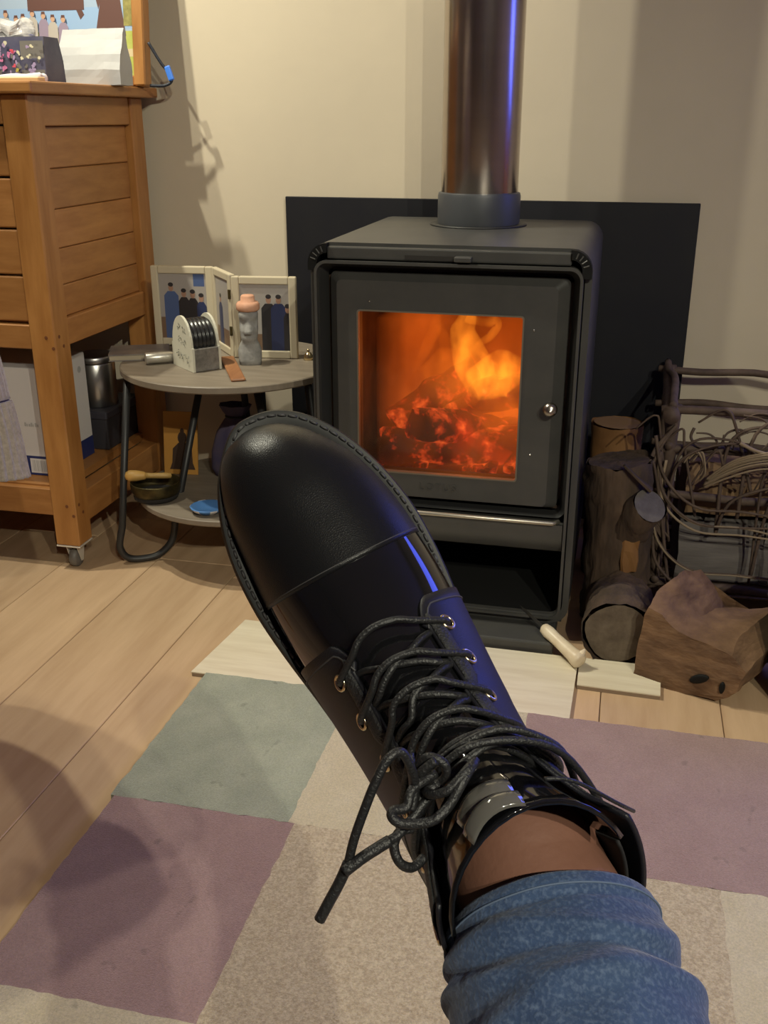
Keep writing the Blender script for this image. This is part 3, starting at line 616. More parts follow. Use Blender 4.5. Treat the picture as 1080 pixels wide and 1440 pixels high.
rr = random.Random(5); sh = [(R4(0.125, 0.002, 0.177, 0.080), 4)]
for i in range(70):
    cx_, cy_ = rr.uniform(0.01, 0.172), rr.uniform(0.006, 0.078); cmi = rr.choice([0, 0, 1, 1, 2, 3, 4, 5]) if cx_ < 0.12 else rr.choice([4, 4, 1, 2])
    for q in range(3): sh.append((ell(cx_ + rr.uniform(-.003, .003), cy_ + rr.uniform(-.003, .003), rr.uniform(0.0016, 0.0036), rr.uniform(0.0016, 0.0040), 7), cmi))
printed('print', MGF, sh, fls, gb)
# crumpled clear cellophane above the gift bag
cl = obj('cellophane', bumpy(subdiv(bbox((-1.325, 2.03, ZT + 0.080), (-1.225, 2.075, ZT + 0.118), 0.014, 2), 2), 0.013, 42, 2), mat('cellophane', (0.62, 0.60, 0.60), 0.15, col2=(0.40, 0.39, 0.40), nscale=70, spec=0.8), None)
tag(cl, 'crumpled shiny clear wrapping poking out of the floral gift bag', 'wrapping')
ts = obj('tissue', bumpy(subdiv(bbox((-1.25, 1.945, ZT + 0.0005), (-1.155, 1.985, ZT + 0.016), 0.006, 2), 2), 0.006, 34, 9), mat('tissue_white', (0.70, 0.65, 0.68), 0.8), None, True)
tag(ts, 'folded white tissue lying at the front of the cabinet top', 'tissue')
fb_ = obj('wooden_slat', bbox((-1.30, 1.90, ZT), (-1.13, 1.925, ZT + 0.009), 0.002, 1), mat('pale_slat', (0.55, 0.36, 0.17), 0.5, col2=(0.62, 0.42, 0.22), nscale=6, stretch=(1, 8, 8)), None)  # plain pale strip of wood without a scale
tag(fb_, 'thin pale wooden ruler along the front edge of the cabinet top', 'slat')
bx_ = obj('wooden_tray', merge(bbox((-1.44, 1.955, ZT), (-1.285, 2.005, ZT + 0.006), 0.001, 1), bbox((-1.44, 1.955, ZT + 0.006), (-1.285, 1.959, ZT + 0.022), 0.001, 1), bbox((-1.289, 1.959, ZT + 0.006), (-1.285, 2.005, ZT + 0.022), 0.001, 1), bbox((-1.44, 2.001, ZT + 0.006), (-1.289, 2.005, ZT + 0.022), 0.001, 1)), mat('tray_wood', (0.52, 0.30, 0.15), 0.5), None)
tag(bx_, 'small open wooden tray before the floral gift bag', 'tray')
# lanyard hanging beside the picture frame
st = thing('strap', 'dark hanging strap with a bright blue buckle beside the picture frame', 'strap', (-1.06, 2.33, 1.02))
obj('band', tube(crv([(-1.078, 2.285, 1.105), (-1.055, 2.29, 1.065), (-1.036, 2.295, 1.040), (-1.034, 2.295, 1.025), (-1.050, 2.29, 1.0165), (-1.080, 2.28, 1.0165)], 6), 0.0035, 8), mat('strap_black', (0.015, 0.018, 0.03), 0.6), st, True)
obj('buckle', xf(bbox((-0.007, -0.004, -0.016), (0.007, 0.004, 0.016), 0.003, 2), Matrix.Translation((-1.036, 2.292, 1.042)) @ Matrix.Rotation(radians(-18), 4, 'Y')), mat('buckle_blue', (0.06, 0.22, 0.80), 0.4), st)

# ------------------------------------------------------------------ round two-tier side table
TC = V((-0.830, 2.055, 0)); TZ = 0.452
tb = thing('side_table', 'round two tier side table with black hairpin legs beside the stove', 'table', (TC.x, TC.y, 0))
auto(obj('table_top', lathe([(0, TZ - 0.016), (0.236, TZ - 0.016), (0.240, TZ - 0.013), (0.240, TZ - 0.002), (0.238, TZ), (0, TZ)], (0, 0, 0), 72, Matrix.Translation(TC)), M_table, tb), 40)
auto(obj('lower_shelf', lathe([(0, 0.146), (0.222, 0.146), (0.225, 0.149), (0.225, 0.158), (0.223, 0.160), (0, 0.160)], (0, 0, 0), 72, Matrix.Translation(TC)), M_table, tb), 40)
for a in (212, 95, 335):
    d0 = V((cos(radians(a)), sin(radians(a)), 0)); tg_ = V((-d0.y, d0.x, 0))
    Z = lambda r_, z_: TC + d0 * r_ + V((0, 0, z_))
    p = [Z(0.226, TZ - 0.017), Z(0.268, 0.09), Z(0.277, 0.045), Z(0.262, 0.015), Z(0.225, 0.0085), Z(0.190, 0.015), Z(0.160, 0.045), Z(0.150, 0.09), Z(0.064, TZ - 0.017)]
    obj('hairpin_leg', tube([p[0]] + crv(p[1:8], 6) + [p[8]], 0.008, 12), M_blackm, tb, True)
# things on the table
trip = thing('photo_frame', 'cream folding triple photo frame with family pictures on the side table', 'photo frame', (-0.87, 2.2, TZ))
PH = [mat('photo_bg', (0.36, 0.33, 0.31), 0.3), mat('photo_navy', (0.035, 0.045, 0.11), 0.3), mat('photo_dark', (0.035, 0.032, 0.035), 0.3), mat('photo_face', (0.36, 0.21, 0.15), 0.3), mat('photo_floor', (0.19, 0.12, 0.08), 0.3), mat('photo_blue', (0.08, 0.12, 0.26), 0.3)]
def pframe(o, ex, wd, ht, people, dark):
    Mf = basis(o, ex, (0, 0.0, 1)); b = 0.017
    prt = thing('leaf', 'x', 'x', (0, 0, 0)); del prt['label']; del prt['category']; prt.parent = trip; prt.location = V(o) - wloc(trip)
    for lo_, hi_ in (((0, 0), (b, ht)), ((wd - b, 0), (wd, ht)), ((b, 0), (wd - b, b)), ((b, ht - b), (wd - b, ht))):
        obj('moulding', xf(bbox((lo_[0], lo_[1], -0.010), (hi_[0], hi_[1], 0.004), 0.0025, 2), Mf), M_cream, prt)
    obj('backing', xf(bbox((0.004, 0.004, -0.009), (wd - 0.004, ht - 0.004, -0.002)), Mf), M_cream, prt)
    sh = [(R4(b, b, wd - b, ht - b), 0), (R4(b, b, wd - b, ht * 0.36 if not dark else ht * 0.30), 4)]
    if not dark: sh.append((R4(wd * 0.68, ht - b - 0.028, wd - b - 0.004, ht - b), 5))
    for cx_, top, hw, c_ in people:
        sh.append(([(cx_ - hw, b), (cx_ + hw, b), (cx_ + hw * 0.95, top - 0.030), (cx_ + hw * 0.45, top - 0.020), (cx_ - hw * 0.45, top - 0.020), (cx_ - hw * 0.95, top - 0.030)], c_))
        sh.append((ell(cx_, top - 0.012, 0.0058, 0.0085), 3)); sh.append((ell(cx_, top - 0.005, 0.0062, 0.005), 2))
    printed('photograph', Mf, sh, PH, prt)
pframe((-1.062, 2.170, TZ + 0.0005), (1, 0.10, 0), 0.146, 0.182, [(0.045, 0.145, 0.018, 5), (0.075, 0.132, 0.014, 2), (0.096, 0.130, 0.013, 2), (0.116, 0.122, 0.012, 1)], False)
pframe((-0.916, 2.185, TZ + 0.0005), (0.62, -0.78, 0), 0.135, 0.182, [(0.05, 0.13, 0.014, 1)], True)
pframe((-0.832, 2.083, TZ + 0.0005), (1, 0.14, 0), 0.142, 0.178, [(0.080, 0.140, 0.017, 2), (0.102, 0.140, 0.018, 1), (0.122, 0.120, 0.010, 2)], True)
for hz in (0.06, 0.14): obj('hinge', lathe([(0, -0.010), (0.0035, -0.010), (0.0035, 0.010), (0, 0.010)], (0, 0, 0), 8, Matrix.Translation((-0.836, 2.078, TZ + hz))), M_brass, trip)
# drum box: arched white end plates around a ribbed black drum on a block
dr = thing('drum_ornament', 'white arched box holding a ribbed black drum on the side table', 'ornament', (-0.89, 2.02, TZ))
MD = basis((-0.873, 1.945, TZ + 0.0005), V((0.050, 0.020, 0)).normalized() if False else (0.93, 0.36, 0), (0, 0, 1))
# local: x to the right along the short face, y up, z towards the viewer-left ... depth runs along -z
Mx = basis((-0.862, 1.925, TZ + 0.0005), (0.66, 0.75, 0), (0, 0, 1))
DP, WD_ = 0.100, 0.062      # depth (away from viewer), width of short face
obj('block', xf(bbox((0.003, 0, -DP), (WD_, 0.048, -0.001), 0.001, 1), Mx), mat('marbled_dark', (0.12, 0.11, 0.10), 0.5, col2=(0.24, 0.22, 0.20), nscale=60), dr)
arch = [(0.0, 0.0), (DP, 0.0), (DP, 0.050)] + [(DP / 2 + 0.046 * cos(a), 0.050 + 0.062 * sin(a)) for a in [pi * k / 16 for k in range(17)]] + [(0, 0.050)]
for x0_, x1_ in ((-0.001, 0.004), (WD_ - 0.003, WD_ + 0.002)):
    vs = [(x0_, p[1], -p[0]) for p in arch], [(x1_, p[1], -p[0]) for p in arch]
    obj('end_plate', xf(loft([[V(v) for v in vs[0]], [V(v) for v in vs[1]]]), Mx), mat('ivory_plate', (0.62, 0.60, 0.50), 0.45) if 'ivory_plate' not in bpy.data.materials else bpy.data.materials['ivory_plate'], dr)
ribs = []
for i in range(25):
    xx = 0.004 + i / 24 * (WD_ - 0.008); r_ = 0.040 + (0.003 if i % 4 in (1, 2) else 0)
    ribs.append((r_, xx))
dv = lathe([(0, ribs[0][1])] + ribs + [(0, ribs[-1][1])], (0, 0, 0), 32, Mx @ Matrix(((0, 0, 1, 0), (1, 0, 0, 0.062), (0, 1, 0, -DP / 2), (0, 0, 0, 1))))
auto(obj('drum', dv, mat('drum_black', (0.02, 0.02, 0.021), 0.25), dr), 60)
# decoration printed on the left plate
ML = basis(Mx @ V((-0.001, 0, 0)), Mx.to_3x3() @ V((0, 0, 1)), (0, 0, 1)) if False else Mx @ Matrix(((0, 0, -1, -0.0012), (0, 1, 0, 0), (1, 0, 0, -DP), (0, 0, 0, 1)))
ink = mat('ink_grey', (0.13, 0.14, 0.12), 0.6); rr = random.Random(8); sh = []
for cx_, cy_, r_ in ((0.04, 0.085, 0.008), (0.065, 0.082, 0.008), (0.045, 0.060, 0.010), (0.066, 0.055, 0.009), (0.03, 0.03, 0.009), (0.055, 0.025, 0.011), (0.078, 0.022, 0.009)):
    for q in range(6):
        a = rr.uniform(0, 2 * pi); d_ = r_ * rr.uniform(0.3, 1); L_ = rr.uniform(0.003, 0.007); b_ = rr.uniform(0, pi)
        p0 = (cx_ + d_ * cos(a), cy_ + d_ * sin(a)); e_ = (cos(b_) * L_, sin(b_) * L_); n_ = (-sin(b_) * 0.0009, cos(b_) * 0.0009)
        sh.append(([(p0[0] - n_[0], p0[1] - n_[1]), (p0[0] + e_[0] - n_[0], p0[1] + e_[1] - n_[1]), (p0[0] + e_[0] + n_[0], p0[1] + e_[1] + n_[1]), (p0[0] + n_[0], p0[1] + n_[1])], 0))
printed('print', ML, sh, [ink], dr)
# carved stone head with clay hat
mo = thing('stone_head', 'grey carved stone head figurine wearing a pink clay topknot', 'figurine', (-0.772, 2.03, TZ))
prof = [  # z, half width, front depth, back depth
    (0.000, 0.0230, 0.019, 0.019), (0.010, 0.0245, 0.020, 0.020), (0.030, 0.0250, 0.017, 0.020), (0.042, 0.0210, 0.014, 0.018), (0.048, 0.0175, 0.015, 0.016), (0.053, 0.0165, 0.021, 0.016), (0.060, 0.0180, 0.0225, 0.017),
    (0.066, 0.0185, 0.0200, 0.018), (0.070, 0.0190, 0.0215, 0.018), (0.075, 0.0195, 0.0205, 0.018), (0.085, 0.0195, 0.0180, 0.019), (0.094, 0.0195, 0.0165, 0.019), (0.098, 0.0200, 0.0215, 0.019), (0.106, 0.0205, 0.0215, 0.019), (0.112, 0.0195, 0.019, 0.018)]
rings = []
for z_, hw, f_, b_ in prof:
    rg_ = []
    for kx in range(28):
        a = 2 * pi * kx / 28; ca, sa = cos(a), sin(a); p_ = 0.72
        xx = hw * (abs(ca) ** p_) * (1 if ca > 0 else -1); yy = (f_ if sa < 0 else b_) * (abs(sa) ** p_) * (1 if sa > 0 else -1)
        if 0.078 < z_ < 0.097 and sa < -0.3 and abs(abs(ca) - 0.5) < 0.32: yy += 0.004      # eye hollows
        if 0.066 < z_ < 0.098 and sa < -0.2 and abs(ca) < 0.30: yy -= 0.011 * (1 - (z_ - 0.068) / 0.034) + 0.002    # nose
        rg_.append((xx, yy, z_))
    rings.append([V(q) for q in rg_])
MM = Matrix.Translation((-0.778, 2.035, TZ)) @ Matrix.Rotation(radians(18), 4, 'Z') @ Matrix.Scale(1.02, 4)
obj('head', xf(loft(rings), MM), M_stone, mo, True)
obj('topknot', xf(lathe([(0, 0.1125), (0.021, 0.1125), (0.0245, 0.116), (0.0245, 0.126), (0.021, 0.131), (0.015, 0.133), (0.0145, 0.142), (0.012, 0.145), (0, 0.146)], (0, 0, 0), 24), MM), M_clay, mo, True)
# incense stick holder
ih = obj('incense_holder', xf(bumpy(subdiv(bbox((-0.015, -0.10, 0), (0.015, 0.10, 0.006), 0.003, 2), 1), 0.0008, 30), Matrix.Translation((-0.792, 1.965, TZ + 0.002)) @ Matrix.Rotation(radians(28), 4, 'Z') @ Matrix.Rotation(radians(1.0), 4, 'X')), mat('incense_wood', (0.36, 0.16, 0.065), 0.45, col2=(0.25, 0.10, 0.04), nscale=8, stretch=(8, 1, 8)), None)
tag(ih, 'narrow reddish wooden incense holder on the side table before the photo frame', 'incense holder')
bk = thing('paperback_book', 'worn paperback book at the left rim of the side table', 'book', (-1.03, 2.03, TZ))
MBk = Matrix.Translation((-1.045, 2.050, TZ + 0.0005)) @ Matrix.Rotation(radians(24), 4, 'Z')
obj('pages', xf(bbox((-0.064, -0.048, 0.002), (0.062, 0.048, 0.012)), MBk), mat('page_cream', (0.42, 0.36, 0.26), 0.8), bk)
obj('cover', xf(bbox((-0.066, -0.050, 0.012), (0.064, 0.050, 0.0145), 0.0005, 1), MBk), mat('cover_grey', (0.14, 0.13, 0.14), 0.4, col2=(0.26, 0.23, 0.20), nscale=14), bk)
obj('cover', xf(bbox((-0.066, -0.050, 0.0), (0.064, 0.050, 0.002)), MBk), bpy.data.materials['cover_grey'], bk)
tf = thing('torch', 'small silver cylindrical torch lying beside the paperback book', 'torch', (-0.955, 2.03, TZ))
MT = basis((-1.000, 2.00, TZ + 0.0135), (0.3, -0.95, 0), (0, 0, 1))
MT = Matrix.Translation((-0.995, 1.972, TZ + 0.0135)) @ Matrix.Rotation(radians(35), 4, 'Z') @ Matrix.Rotation(radians(90), 4, 'Y')
obj('barrel', xf(lathe([(0, 0), (0.011, 0), (0.0125, 0.002), (0.0125, 0.055), (0.0115, 0.057), (0.0115, 0.075), (0, 0.076)], (0, 0, 0), 20), MT), mat('silver_paint', (0.55, 0.52, 0.46), 0.35, 0.7), tf, True)
obj('cap', xf(lathe([(0, 0.076), (0.0118, 0.076), (0.0130, 0.078), (0.0130, 0.094), (0, 0.096)], (0, 0, 0), 20), MT), mat('silver_paint2', (0.60, 0.57, 0.52), 0.25, 0.9), tf, True)
bb_ = obj('brass_bell', lathe([(0, 0), (0.011, 0), (0.010, 0.006), (0.0085, 0.012), (0.005, 0.016), (0.002, 0.017), (0.003, 0.020), (0.0025, 0.023), (0, 0.024)], (0, 0, 0), 20, Matrix.Translation((-0.667, 2.10, TZ))), mat('polished_brass', (0.75, 0.6, 0.35), 0.2, 1.0), None, True)
tag(bb_, 'tiny polished brass bell by the right edge of the photo frame', 'bell')
# things on the lower shelf
LZ = 0.160
sb = thing('singing_bowl', 'dark bronze singing bowl on the lower shelf of the side table', 'bowl', (-0.978, 1.936, LZ))
obj('bowl', lathe([(0, 0), (0.030, 0), (0.046, 0.008), (0.054, 0.022), (0.055, 0.038), (0.0545, 0.040), (0.052, 0.040), (0.051, 0.024), (0.042, 0.011), (0, 0.006)], (0, 0, 0), 36, Matrix.Translation((-0.978, 1.936, LZ))), M_brass, sb, True)
obj('cushion_ring', tube([(-0.978 + 0.042 * cos(a), 1.936 + 0.042 * sin(a), LZ + 0.008) for a in [2 * pi * k / 28 for k in range(28)]], 0.008, 8, closed=True), mat('black_felt', (0.015, 0.013, 0.012), 0.9), sb, True)
ml = thing('mallet', 'ochre wooden mallet lying across the singing bowl', 'mallet', (-0.98, 1.95, LZ + 0.04))
MMm = Matrix.Translation((-1.040, 1.916, LZ + 0.0535)) @ Matrix.Rotation(radians(20), 4, 'Z') @ Matrix.Rotation(radians(92), 4, 'Y')
obj('head', xf(lathe([(0, 0), (0.008, 0.002), (0.0125, 0.010), (0.0125, 0.025), (0.009, 0.042), (0.007, 0.046)], (0, 0, 0), 18), MMm), M_mallet, ml, True)
obj('handle', xf(lathe([(0.007, 0.046), (0.0062, 0.056), (0.0068, 0.085), (0.006, 0.10), (0, 0.102)], (0, 0, 0), 14), MMm), mat('mallet_handle', (0.42, 0.26, 0.08), 0.5), ml, True)
oc = thing('ochre_card', 'upright ochre card with a dark seated silhouette on the lower shelf', 'card', (-0.98, 2.1, LZ))
MO = basis((-1.030, 2.090, LZ + 0.0005), (1, 0.12, 0), (0, 0.12, 1))
obj('card', xf(bbox((0, 0, -0.004), (0.082, 0.150, 0), 0.0006, 1), MO), M_ochre, oc)
sh = [(ell(0.045, 0.088, 0.011, 0.015, 14), 0), (ell(0.045, 0.104, 0.005, 0.007, 10), 0), ([(0.022, 0.062), (0.036, 0.076), (0.054, 0.076), (0.068, 0.062), (0.070, 0.028), (0.076, 0.012), (0.014, 0.012), (0.020, 0.028)], 0)]
printed('print', MO, sh, [mat('card_dark', (0.045, 0.022, 0.012), 0.6)], oc)
pg = thing('violet_pouch', 'dark violet drawstring pouch behind the boot on the lower shelf', 'pouch', (-0.86, 2.13, LZ))
rings = []
for zz, r_, sq in ((0, 0.055, 0.85), (0.02, 0.064, 0.9), (0.06, 0.062, 0.9), (0.10, 0.050, 0.95), (0.130, 0.030, 1), (0.142, 0.020, 1), (0.155, 0.030, 1), (0.170, 0.038, 1)):
    rings.append([V((-0.858 + r_ * cos(a) * (1 + 0.06 * sin(7 * a)), 2.13 + r_ * 0.75 * sin(a) * (1 + 0.06 * sin(7 * a)), LZ + 0.001 + zz)) for a in [2 * pi * k / 40 for k in range(40)]])
obj('cloth', loft(rings, True, True, False), M_purple, pg, True)
obj('cord', tube([(-0.858 + 0.0225 * cos(a), 2.13 + 0.018 * sin(a), LZ + 0.143) for a in [2 * pi * k / 24 for k in range(24)]], 0.003, 6, closed=True), M_blackm, pg, True)
wc = obj('greeting_card', xf(merge(bbox((0, 0, -0.0015), (0.095, 0.125, 0)), bbox((0, 0, -0.0015), (0.0015, 0.125, 0.05))), basis((-0.800, 2.02, LZ + 0.0005), (0.97, 0.20, 0), (0, 0.15, 1))), mat('card_grey', (0.40, 0.38, 0.42), 0.6), None)
tag(wc, 'pale grey folded card standing on the lower shelf behind the boot toe', 'card')
ds = thing('small_dish', 'small blue and white dish at the front of the lower shelf', 'dish', (-0.845, 1.875, LZ))
obj('dish', lathe([(0, 0.000), (0.022, 0.000), (0.036, 0.010), (0.038, 0.014), (0.036, 0.0145), (0.021, 0.005), (0, 0.004)], (0, 0, 0), 32, Matrix.Translation((-0.832, 1.88, LZ + 0.0005))), M_teal2, ds, True)
for a0 in range(0, 360, 60):
    ring = [[V((-0.832 + r_ * cos(radians(a0 + q * 6)), 1.88 + r_ * sin(radians(a0 + q * 6)), LZ + z_)) for q in range(5)] for r_, z_ in ((0.0225, 0.0004), (0.0366, 0.0101), (0.0388, 0.0146))]
    obj('stripe', loft(ring, False, False, False), M_white, ds)

# ------------------------------------------------------------------ firewood
def log(name, label, pts, r, m_side=M_bark, m_end=M_cut, seg=22, amp=0.08, sd=1, group='firewood beside the stove', m_top=None):
    t = thing(name, label, 'firewood', pts[0], group)
    ps = crv(pts, 8); ps2 = crv(pts, 14); vf = tube(ps2, r, 40, cap=False)
    obj('bark', bumpy(bumpy(vf, r * amp * 2, 22, sd), r * amp, 70, sd + 3), m_side, t, True)
    for e, q in ((0, 1), (-1, -2)):
        c = ps[e]; d_ = (ps[e] - ps[q]).normalized()
        M_ = Matrix.Translation(c + d_ * 0.0006) @ d_.to_track_quat('Z', 'Y').to_matrix().to_4x4()
        rr_ = r * 0.90
        rings = [[V((rr_ * f * cos(a) * (1 + 0.05 * sin(3 * a + sd)), rr_ * f * sin(a) * (1 + 0.05 * sin(2 * a + sd)), -0.0006 * f + 0.0012 * (1 if i % 2 else 0))) for a in [2 * pi * k / seg for k in range(seg)]] for i, f in enumerate((1.0, 0.85, 0.68, 0.5, 0.32, 0.15, 0.02))]
        obj('cut_end', xf(loft(rings, True, False, True), M_), (m_end if e == 0 or m_top is None else m_top), t, True)
    return t
t = log('upright_log', 'tall dark bark log standing against the stove with a sawn branch stub', [(0.030, 1.905, 0.0), (0.028, 1.90, 0.16), (0.016, 1.900, 0.335)], 0.064, sd=3, m_top=M_bark)
stub = tube(crv([(0.035, 1.885, 0.20), (0.060, 1.850, 0.245), (0.078, 1.822, 0.276)], 6), [0.046 - 0.0011 * i for i in range(13)], 18, cap=False)
obj('branch_stub', bumpy(stub, 0.006, 30, 5), M_bark, t, True)
dS = (V((0.078, 1.822, 0.276)) - V((0.060, 1.850, 0.245))).normalized()
obj('cut_end', xf(loft([[V((0.031 * f * cos(a), 0.033 * f * sin(a), 0.001 * (i % 2))) for a in [2 * pi * k / 18 for k in range(18)]] for i, f in enumerate((1, 0.8, 0.6, 0.4, 0.2, 0.02))], True, False, True), Matrix.Translation(V((0.078, 1.822, 0.276)) + dS * 0.001) @ dS.to_track_quat('Z', 'Y').to_matrix().to_4x4()), mat('grey_cut', (0.085, 0.072, 0.066), 0.9, col2=(0.12, 0.105, 0.095), nscale=40, bump=0.3, bscale=100), t, True)
obj('torn_bark', bumpy(subdiv(xf(bbox((-0.003, -0.008, -0.034), (0.003, 0.008, 0.034), 0.001, 1), Matrix.Translation((0.052, 1.835, 0.325)) @ Matrix.Rotation(radians(-48), 4, 'Y')), 1), 0.004, 40), M_bark, t)
obj('bare_patch', bumpy(subdiv(xf(bbox((-0.017, -0.004, -0.036), (0.017, 0.004, 0.036), 0.003, 1), Matrix.Translation((0.052, 1.840, 0.165)) @ Matrix.Rotation(radians(12), 4, 'Z')), 2), 0.006, 50, 3), M_honey, t)
log('round_log', 'short round log lying with its sawn end facing forward before the upright log', [(0.038, 1.702, 0.066), (0.040, 1.76, 0.066), (0.043, 1.832, 0.066)], 0.064, sd=6, m_end=M_cut)
log('honey_log', 'honey coloured barkless log standing behind the tall dark log', [(0.008, 2.13, 0.0), (0.008, 2.13, 0.17), (0.008, 2.13, 0.345)], 0.054, M_honey, mat('honey_cut', (0.22, 0.125, 0.055), 0.8), amp=0.03, sd=9)
# big split chunk
ck = thing('split_log', 'large split brown wood block with a notched top and knot holes', 'firewood', (0.18, 1.68, 0), 'firewood beside the stove')
front = [(0, 0, 0.0), (0.045, 0.0, 0), (0.10, 0.0, 0), (0.150, 0.005, 0.004), (0.185, 0.0, 0.030), (0.195, 0, 0.075), (0.165, 0, 0.098), (0.115, 0, 0.105), (0.075, 0, 0.118), (0.040, 0, 0.140), (0.012, 0, 0.148), (0.004, 0, 0.075)]
def chunk_ring(f, zsc, sh_, sc_, notch):
    out = []
    ex = V((0.93, -0.37, 0)); ey = V((0.37, 0.93, 0))
    for a, b, c in front:
        zz = c * zsc
        if c > 0.09: zz += notch * sin(a / 0.195 * 2 * pi + 2.4)
        out.append(V((0.072, 1.664, 0.0)) + ex * (a * sc_ + sh_) + ey * f + V((0, 0, zz)))
    return out
vf = loft([chunk_ring(0, 1, 0, 1, 0), chunk_ring(0.04, 1.08, 0.004, 1.0, 0.008), chunk_ring(0.09, 1.12, 0.012, 1.0, 0.016), chunk_ring(0.14, 1.12, 0.022, 0.98, 0.020), chunk_ring(0.18, 1.05, 0.035, 0.92, 0.02)])
bmx = bmesh.new(); vv = [bmx.verts.new(v) for v in vf[0]]
for f in vf[1]: bmx.faces.new([vv[i] for i in f])
bmesh.ops.triangulate(bmx, faces=bmx.faces[:]); bmesh.ops.subdivide_edges(bmx, edges=bmx.edges[:], cuts=3, use_grid_fill=True)
vf = dump(bmx); vf = bumpy(bumpy(vf, 0.007, 16, 2), 0.0025, 60, 3)
vf = ([V((v.x, v.y, max(0.0, v.z))) for v in vf[0]], vf[1])
auto(obj('block', vf, M_split, ck), 28)
ex = V((0.93, -0.37, 0)); ey = V((0.37, 0.93, 0))
for a, z_, rx, rz, rt_ in ((0.120, 0.040, 0.018, 0.0075, 28), (0.160, 0.036, 0.0045, 0.011, 0)):
    c = V((0.072, 1.664, 0)) + ex * a + V((0, 0, z_)) - ey * 0.002
    Mk = basis(c, ex, (0, 0, 1)) @ Matrix.Rotation(radians(rt_), 4, 'Z')
    obj('knot_hole_disc', xf(loft([[V((rx * f * cos(t_), rz * f * sin(t_), zz)) for t_ in [2 * pi * k / 16 for k in range(16)]] for f, zz in ((1.0, -0.006), (1.0, 0.0045), (0.9, 0.0055), (0.5, 0.0058))], True, False, True), Mk), M_black, ck, True)  # raised black disc paints the shade inside the hole
# knife
kf = thing('knife', 'knife with a pale bone handle propped on the hearth edge', 'knife', (-0.04, 1.68, 0.01))
p0, p1 = V((-0.098, 1.735, 0.046)), V((-0.024, 1.655, 0.026))
dk = (p1 - p0).normalized()
hp = [p0.lerp(p1, t_) for t_ in (0, 0.04, 0.15, 0.35, 0.6, 0.8, 0.92, 1.0, 1.03)]
obj('handle', bumpy(tube(hp, [0.007, 0.011, 0.0125, 0.0115, 0.0120, 0.0135, 0.0155, 0.0150, 0.010], 16), 0.0008, 60), M_bone, kf, True)
obj('pommel_spur', tube([p1 + V((-0.004, 0.006, 0.006)), p1 + V((0.004, 0.008, 0.014)), p1 + V((0.008, 0.009, 0.021))], [0.009, 0.006, 0.002], 10), M_bone, kf, True)
Mkn = basis(p0, dk, V((0, 0, 1)) - dk * dk.z)
obj('blade', xf(loft([[V((0.004, 0.004, 0.0)), V((0.004, -0.004, 0.0008)), V((0.004, -0.006, 0)), V((0.004, -0.004, -0.0008))], [V((-0.05, 0.003, 0)), V((-0.05, -0.003, 0.0007)), V((-0.05, -0.005, 0)), V((-0.05, -0.003, -0.0007))], [V((-0.075, 0.0, 0)), V((-0.075, -0.0005, 0.0001)), V((-0.075, -0.001, 0)), V((-0.075, -0.0005, -0.0001))]]), Mkn), mat('knife_steel', (0.25, 0.24, 0.23), 0.3, 1.0), kf)

# ------------------------------------------------------------------ twig basket with logs
bs = thing('twig_basket', 'rustic log basket woven from bent willow twigs beside the stove', 'basket', (0.33, 2.14, 0))
BX0, BX1, BY0, BY1, BZ = 0.108, 0.56, 1.965, 2.31, 0.425
rr = random.Random(21)
def wob(a, b, r, n=5, amp=0.008, m=M_twig, name='rail'):
    a, b = V(a), V(b); ps = [a.lerp(b, i / n) + (V((rr.uniform(-1, 1), rr.uniform(-1, 1), rr.uniform(-1, 1))) * amp if 0 < i < n else V((0, 0, 0))) for i in range(n + 1)]
    return obj(name, tube(crv(ps, 4), r, 9), m, bs, True)
for xx in (BX0, BX1):
    for yy in (BY0, BY1): wob((xx, yy, 0.0), (xx + (0.006 if xx < 0.2 else 0), yy, BZ + 0.01), 0.0125, name='post', amp=0.004)
wob((BX0 + 0.01, (BY0 + BY1) / 2, 0), (BX0 + 0.01, (BY0 + BY1) / 2, BZ), 0.009, name='post')
for zz in (BZ, 0.345, 0.255, 0.06):
    wob((BX0 - 0.02, BY0 - 0.004, zz), (BX1 + 0.02, BY0 - 0.004, zz + 0.005), 0.0085)
    wob((BX0 - 0.02, BY1, zz), (BX1 + 0.02, BY1, zz), 0.008)
    wob((BX0, BY0 - 0.02, zz + 0.012), (BX0, BY1 + 0.02, zz + 0.012), 0.008)
    wob((BX1, BY0 - 0.02, zz + 0.012), (BX1, BY1 + 0.02, zz + 0.012), 0.008)
# knob end of a thick crossing rail at the corner
obj('rail_end', tube([(BX0 - 0.002, BY0 - 0.035, BZ - 0.005), (BX0 - 0.002, BY0 + 0.01, BZ - 0.002), (BX0, BY1, BZ)], [0.016, 0.015, 0.011], 12), M_twig, bs, True)
